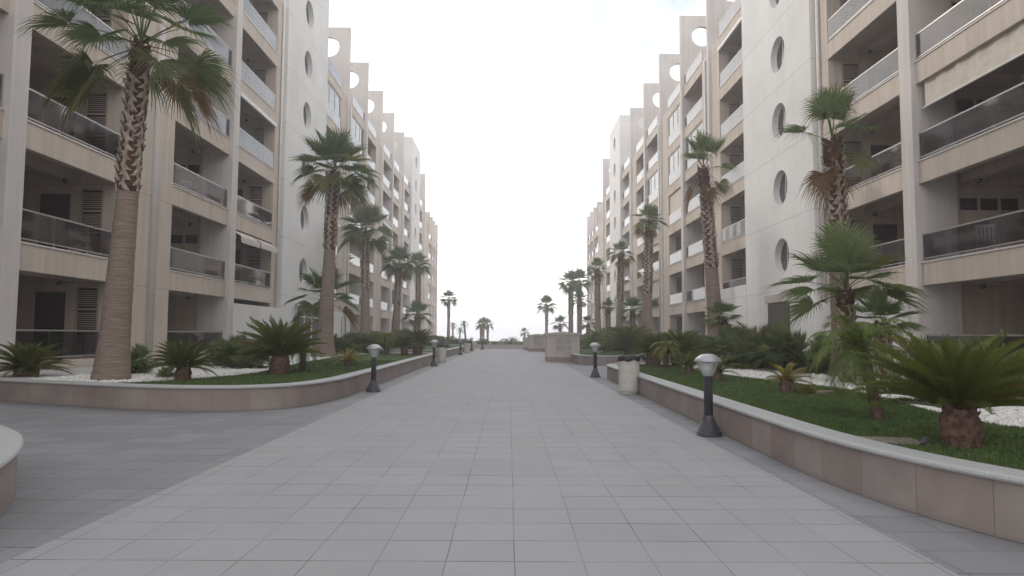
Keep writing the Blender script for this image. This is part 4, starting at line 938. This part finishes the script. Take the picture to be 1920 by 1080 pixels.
for a in [(-8.05, 19.9, 'bright green fan palm shrub left of the large left cycad', 2, 1.15, 1.0, .3),
          (-7.1, 18.6, 'darker fan palm shrub pressed behind the large left cycad', 1, .9, .75, 1.3),
          (-8.75, 15.9, 'fan palm shrub peeping out behind the tallest left palm trunk', 2, .95, .75, 2.2),
          (-7.2, 14.55, 'tiny tuft of fan leaves in the pebbles by the tallest left palm', 2, .32, .3, 2.2),
          (-8.0, 33.2, 'dark fan palm shrub under the white arched window wall', 0, 1.4, .95, .2),
          (-6.9, 33.3, 'lighter fan palm shrub behind the left lawn, beside the slim brownish palm', 1, 1.3, .95, 1.2),
          (-7.6, 31.0, 'low brownish fan palm shrub right of the second left palm trunk', 1, 1.0, .7, 2.2),
          (-6.3, 42.5, 'fan palm shrub beyond the gap between the left planters', 0, 1.5, 1.2, 2.2),
          (6.9, 19.8, 'dark fan palm shrub at the left end of the big clump by the right tower', 0, .95, 1.0, 0.5),
          (7.4, 18.4, 'tall dark palm shrub amid the big clump before the right tower', 0, 1.05, 1.2, 1.5),
          (8.2, 17.2, 'dark fan palm shrub at the right of the big clump, by the sparse palm trunk', 1, .95, 1.0, 2.5),
          (7.6, 21.4, 'fan palm shrub at the back of the big dark clump', 0, 1.35, 1.2, 3.5),
          (8.4, 12.8, 'fan palm shrub behind the short bright palm', 1, 1.1, .9, 3.0),
          (7.6, 9.6, 'fan palm shrub half hidden behind the big cycad', 1, .6, .75, .4),
          (8.6, 11.0, 'pale fan palm shrub at the right edge of the photo', 2, 1.0, .75, 1.4),
          (7.0, 23.2, 'fan palm shrub right of the long tapering trunk base', 0, 1.1, .9, 1.0),
          (6.6, 22.9, 'fan palm shrub left of the long tapering trunk base', 1, 1.2, .85, 2.0),
          (8.4, 33.4, 'bluish fan palm shrub by the ground floor of the right block', 1, 1.3, 1.15, .4),
          (7.4, 41.0, 'fan palm shrub at the foot of the third tall right palm', 0, 1.8, 1.3, 1.4),
          (6.6, 46.0, 'round fan palm shrub between third and fourth right palms', 1, 1.8, 1.2, 2.4),
          (8.4, 48.5, 'tall fan palm shrub close to the right facade', 0, 1.9, 1.5, 2.9)]:
    clump(*a[:7])
def leafy(x, y, rx, ry, h, label, seed, n=5200, zb=WALL_H, mat='shrub', group='clipped shrubs at the far end', ls=.05):
    """shrub of small leaves: leaf quads filling a lumpy mound"""
    rs = np.random.default_rng(seed); lumps = rs.uniform(-1, 1, (9, 3)); lumps[:, 2] = rs.uniform(.2, .8, 9)
    V = []; c = rs.integers(0, 9, n); u = rs.normal(size=(n, 3)); u /= np.linalg.norm(u, axis=1)[:, None]; r = rs.uniform(.55, 1, n)[:, None]**.5
    P = lumps[c]*np.array([rx*.62, ry*.62, h*.62]) + u*r*np.array([rx*.42, ry*.42, h*.36]); P[:, 2] = np.abs(P[:, 2])
    a = rs.normal(size=(n, 3)); a /= np.linalg.norm(a, axis=1)[:, None]; b_ = np.cross(a, rs.normal(size=(n, 3))); b_ /= np.linalg.norm(b_, axis=1)[:, None]
    s = rs.uniform(.6, 1.3, n)[:, None]*ls
    V = np.stack([P-a*s, P+b_*s*.5, P+a*s, P-b_*s*.5], 1).reshape(-1, 3)
    mb = MB(); mb.v = V.tolist(); mb.f = np.arange(4*n).reshape(-1, 4).tolist()
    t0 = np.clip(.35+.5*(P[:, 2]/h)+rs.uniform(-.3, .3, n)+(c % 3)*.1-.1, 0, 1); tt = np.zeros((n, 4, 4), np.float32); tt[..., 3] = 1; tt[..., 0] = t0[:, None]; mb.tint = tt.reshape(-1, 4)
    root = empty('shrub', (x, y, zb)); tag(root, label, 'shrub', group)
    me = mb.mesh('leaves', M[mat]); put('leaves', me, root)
    st = MB()
    for i in range(4): q = lumps[i]; st.tube([(0, 0, -.1), (q[0]*rx*.3, q[1]*ry*.3, h*.4)], [.04, .02], 5)
    st.build('stems', M['fibre'], root)
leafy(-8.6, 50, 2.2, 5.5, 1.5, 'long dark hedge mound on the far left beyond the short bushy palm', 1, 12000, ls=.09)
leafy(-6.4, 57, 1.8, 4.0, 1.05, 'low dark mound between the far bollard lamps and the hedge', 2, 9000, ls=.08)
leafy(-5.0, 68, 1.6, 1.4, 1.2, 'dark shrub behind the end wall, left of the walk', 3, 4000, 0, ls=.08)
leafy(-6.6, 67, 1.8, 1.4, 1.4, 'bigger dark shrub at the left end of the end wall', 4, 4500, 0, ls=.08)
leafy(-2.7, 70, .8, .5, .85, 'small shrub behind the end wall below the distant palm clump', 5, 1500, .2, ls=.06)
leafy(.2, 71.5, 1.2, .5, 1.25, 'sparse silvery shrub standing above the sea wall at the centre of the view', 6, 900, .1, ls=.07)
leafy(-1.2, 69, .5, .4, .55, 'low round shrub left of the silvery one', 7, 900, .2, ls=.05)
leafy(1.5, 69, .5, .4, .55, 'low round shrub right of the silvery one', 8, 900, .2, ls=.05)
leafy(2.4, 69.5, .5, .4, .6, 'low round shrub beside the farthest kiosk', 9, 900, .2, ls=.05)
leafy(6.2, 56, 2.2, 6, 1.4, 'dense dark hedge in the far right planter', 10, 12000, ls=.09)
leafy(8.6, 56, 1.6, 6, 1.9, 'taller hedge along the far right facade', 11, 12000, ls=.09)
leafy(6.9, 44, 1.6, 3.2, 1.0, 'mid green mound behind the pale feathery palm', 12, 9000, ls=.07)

# things standing on balconies
def pot_plant(x, y, z, label, s=.5, k='small'):
    r_ = empty('potted_plant', (x, y, z)); tag(r_, label, 'potted plant', 'potted plants on balconies')
    p = MB(); p.lathe([(.11, 0), (.15, .26), (.165, .27), (.165, .30), (.14, .30), (.13, .25)], 18); p.build('pot', M['plinth'], r_, smooth=False)
    c = put('leaves', PIN[k], r_, (0, 0, .25)); c.scale = (s, s, s*1.3)
def chair(x, y, z, rz, label):
    r_ = empty('plastic_chair', (x, y, z), rz); tag(r_, label, 'chair', 'white chairs on balconies')
    a = MB(); a.box(-.22, .22, -.22, .22, .42, .45); a.build('seat', M['frame'], r_)
    a = MB()
    for i in range(5): a.box(-.2+i*.09, -.15+i*.09, .20, .235, .45, .86)
    a.box(-.23, .23, .195, .24, .82, .90); a.build('backrest', M['frame'], r_)
    for sx in (-1, 1):
        for sy in (-1, 1): a = MB(); a.tube([(sx*.22, sy*.23, 0), (sx*.19, sy*.19, .42)], [.016, .02], 6); a.build('leg', M['frame'], r_)
        a = MB(); a.box(sx*.23-.02, sx*.23+.02, -.2, .2, .62, .65); a.build('armrest', M['frame'], r_)
pot_plant(-12.45, 30.4, 3.45, 'spiky potted plant on the balcony under the scalloped awning', .75)
pot_plant(-12.5, 34.0, 3.45, 'bushy potted plant at the far end of the awning balcony', .6)
pot_plant(12.75, 21.3, 6.5, 'potted plant on the right balcony just past the big pale column', .7)
chair(-12.7, 26.8, 6.5, .8, 'white plastic chair on the left balcony between pipe and column')
chair(12.9, 18.2, 3.45, 2.4, 'white plastic chair on the near right lower balcony')
ds = MB(); ds.tube([(-.14, 0, .012), (0, .02, .03), (.16, .03, .05)], [.035, .028, .012], 7)
tag(ds.build('leaf_stalk', M['trunk'], loc=(5.17, 11.2, WALL_H+.02)), 'dry orange brown leaf stalk lying in the grass by the small yellow cycad', 'leaf stalk')

# ------------------------------------------------------------------ sea haze
mt = bpy.data.materials.new('haze_air'); mt.use_nodes = True; t = mt.node_tree; t.nodes.clear()
o_ = t.nodes.new('ShaderNodeOutputMaterial'); pv = t.nodes.new('ShaderNodeVolumePrincipled'); pv.inputs['Color'].default_value = (.97, .97, 1, 1); pv.inputs['Density'].default_value = HAZE = .0026; pv.inputs['Anisotropy'].default_value = .7
t.links.new(pv.outputs[0], o_.inputs['Volume'])
mb = MB(); mb.box(-8200, 8200, -3200, 8200, -4, 30)
hz = mb.build('haze', mt); tag(hz, kind='stuff')
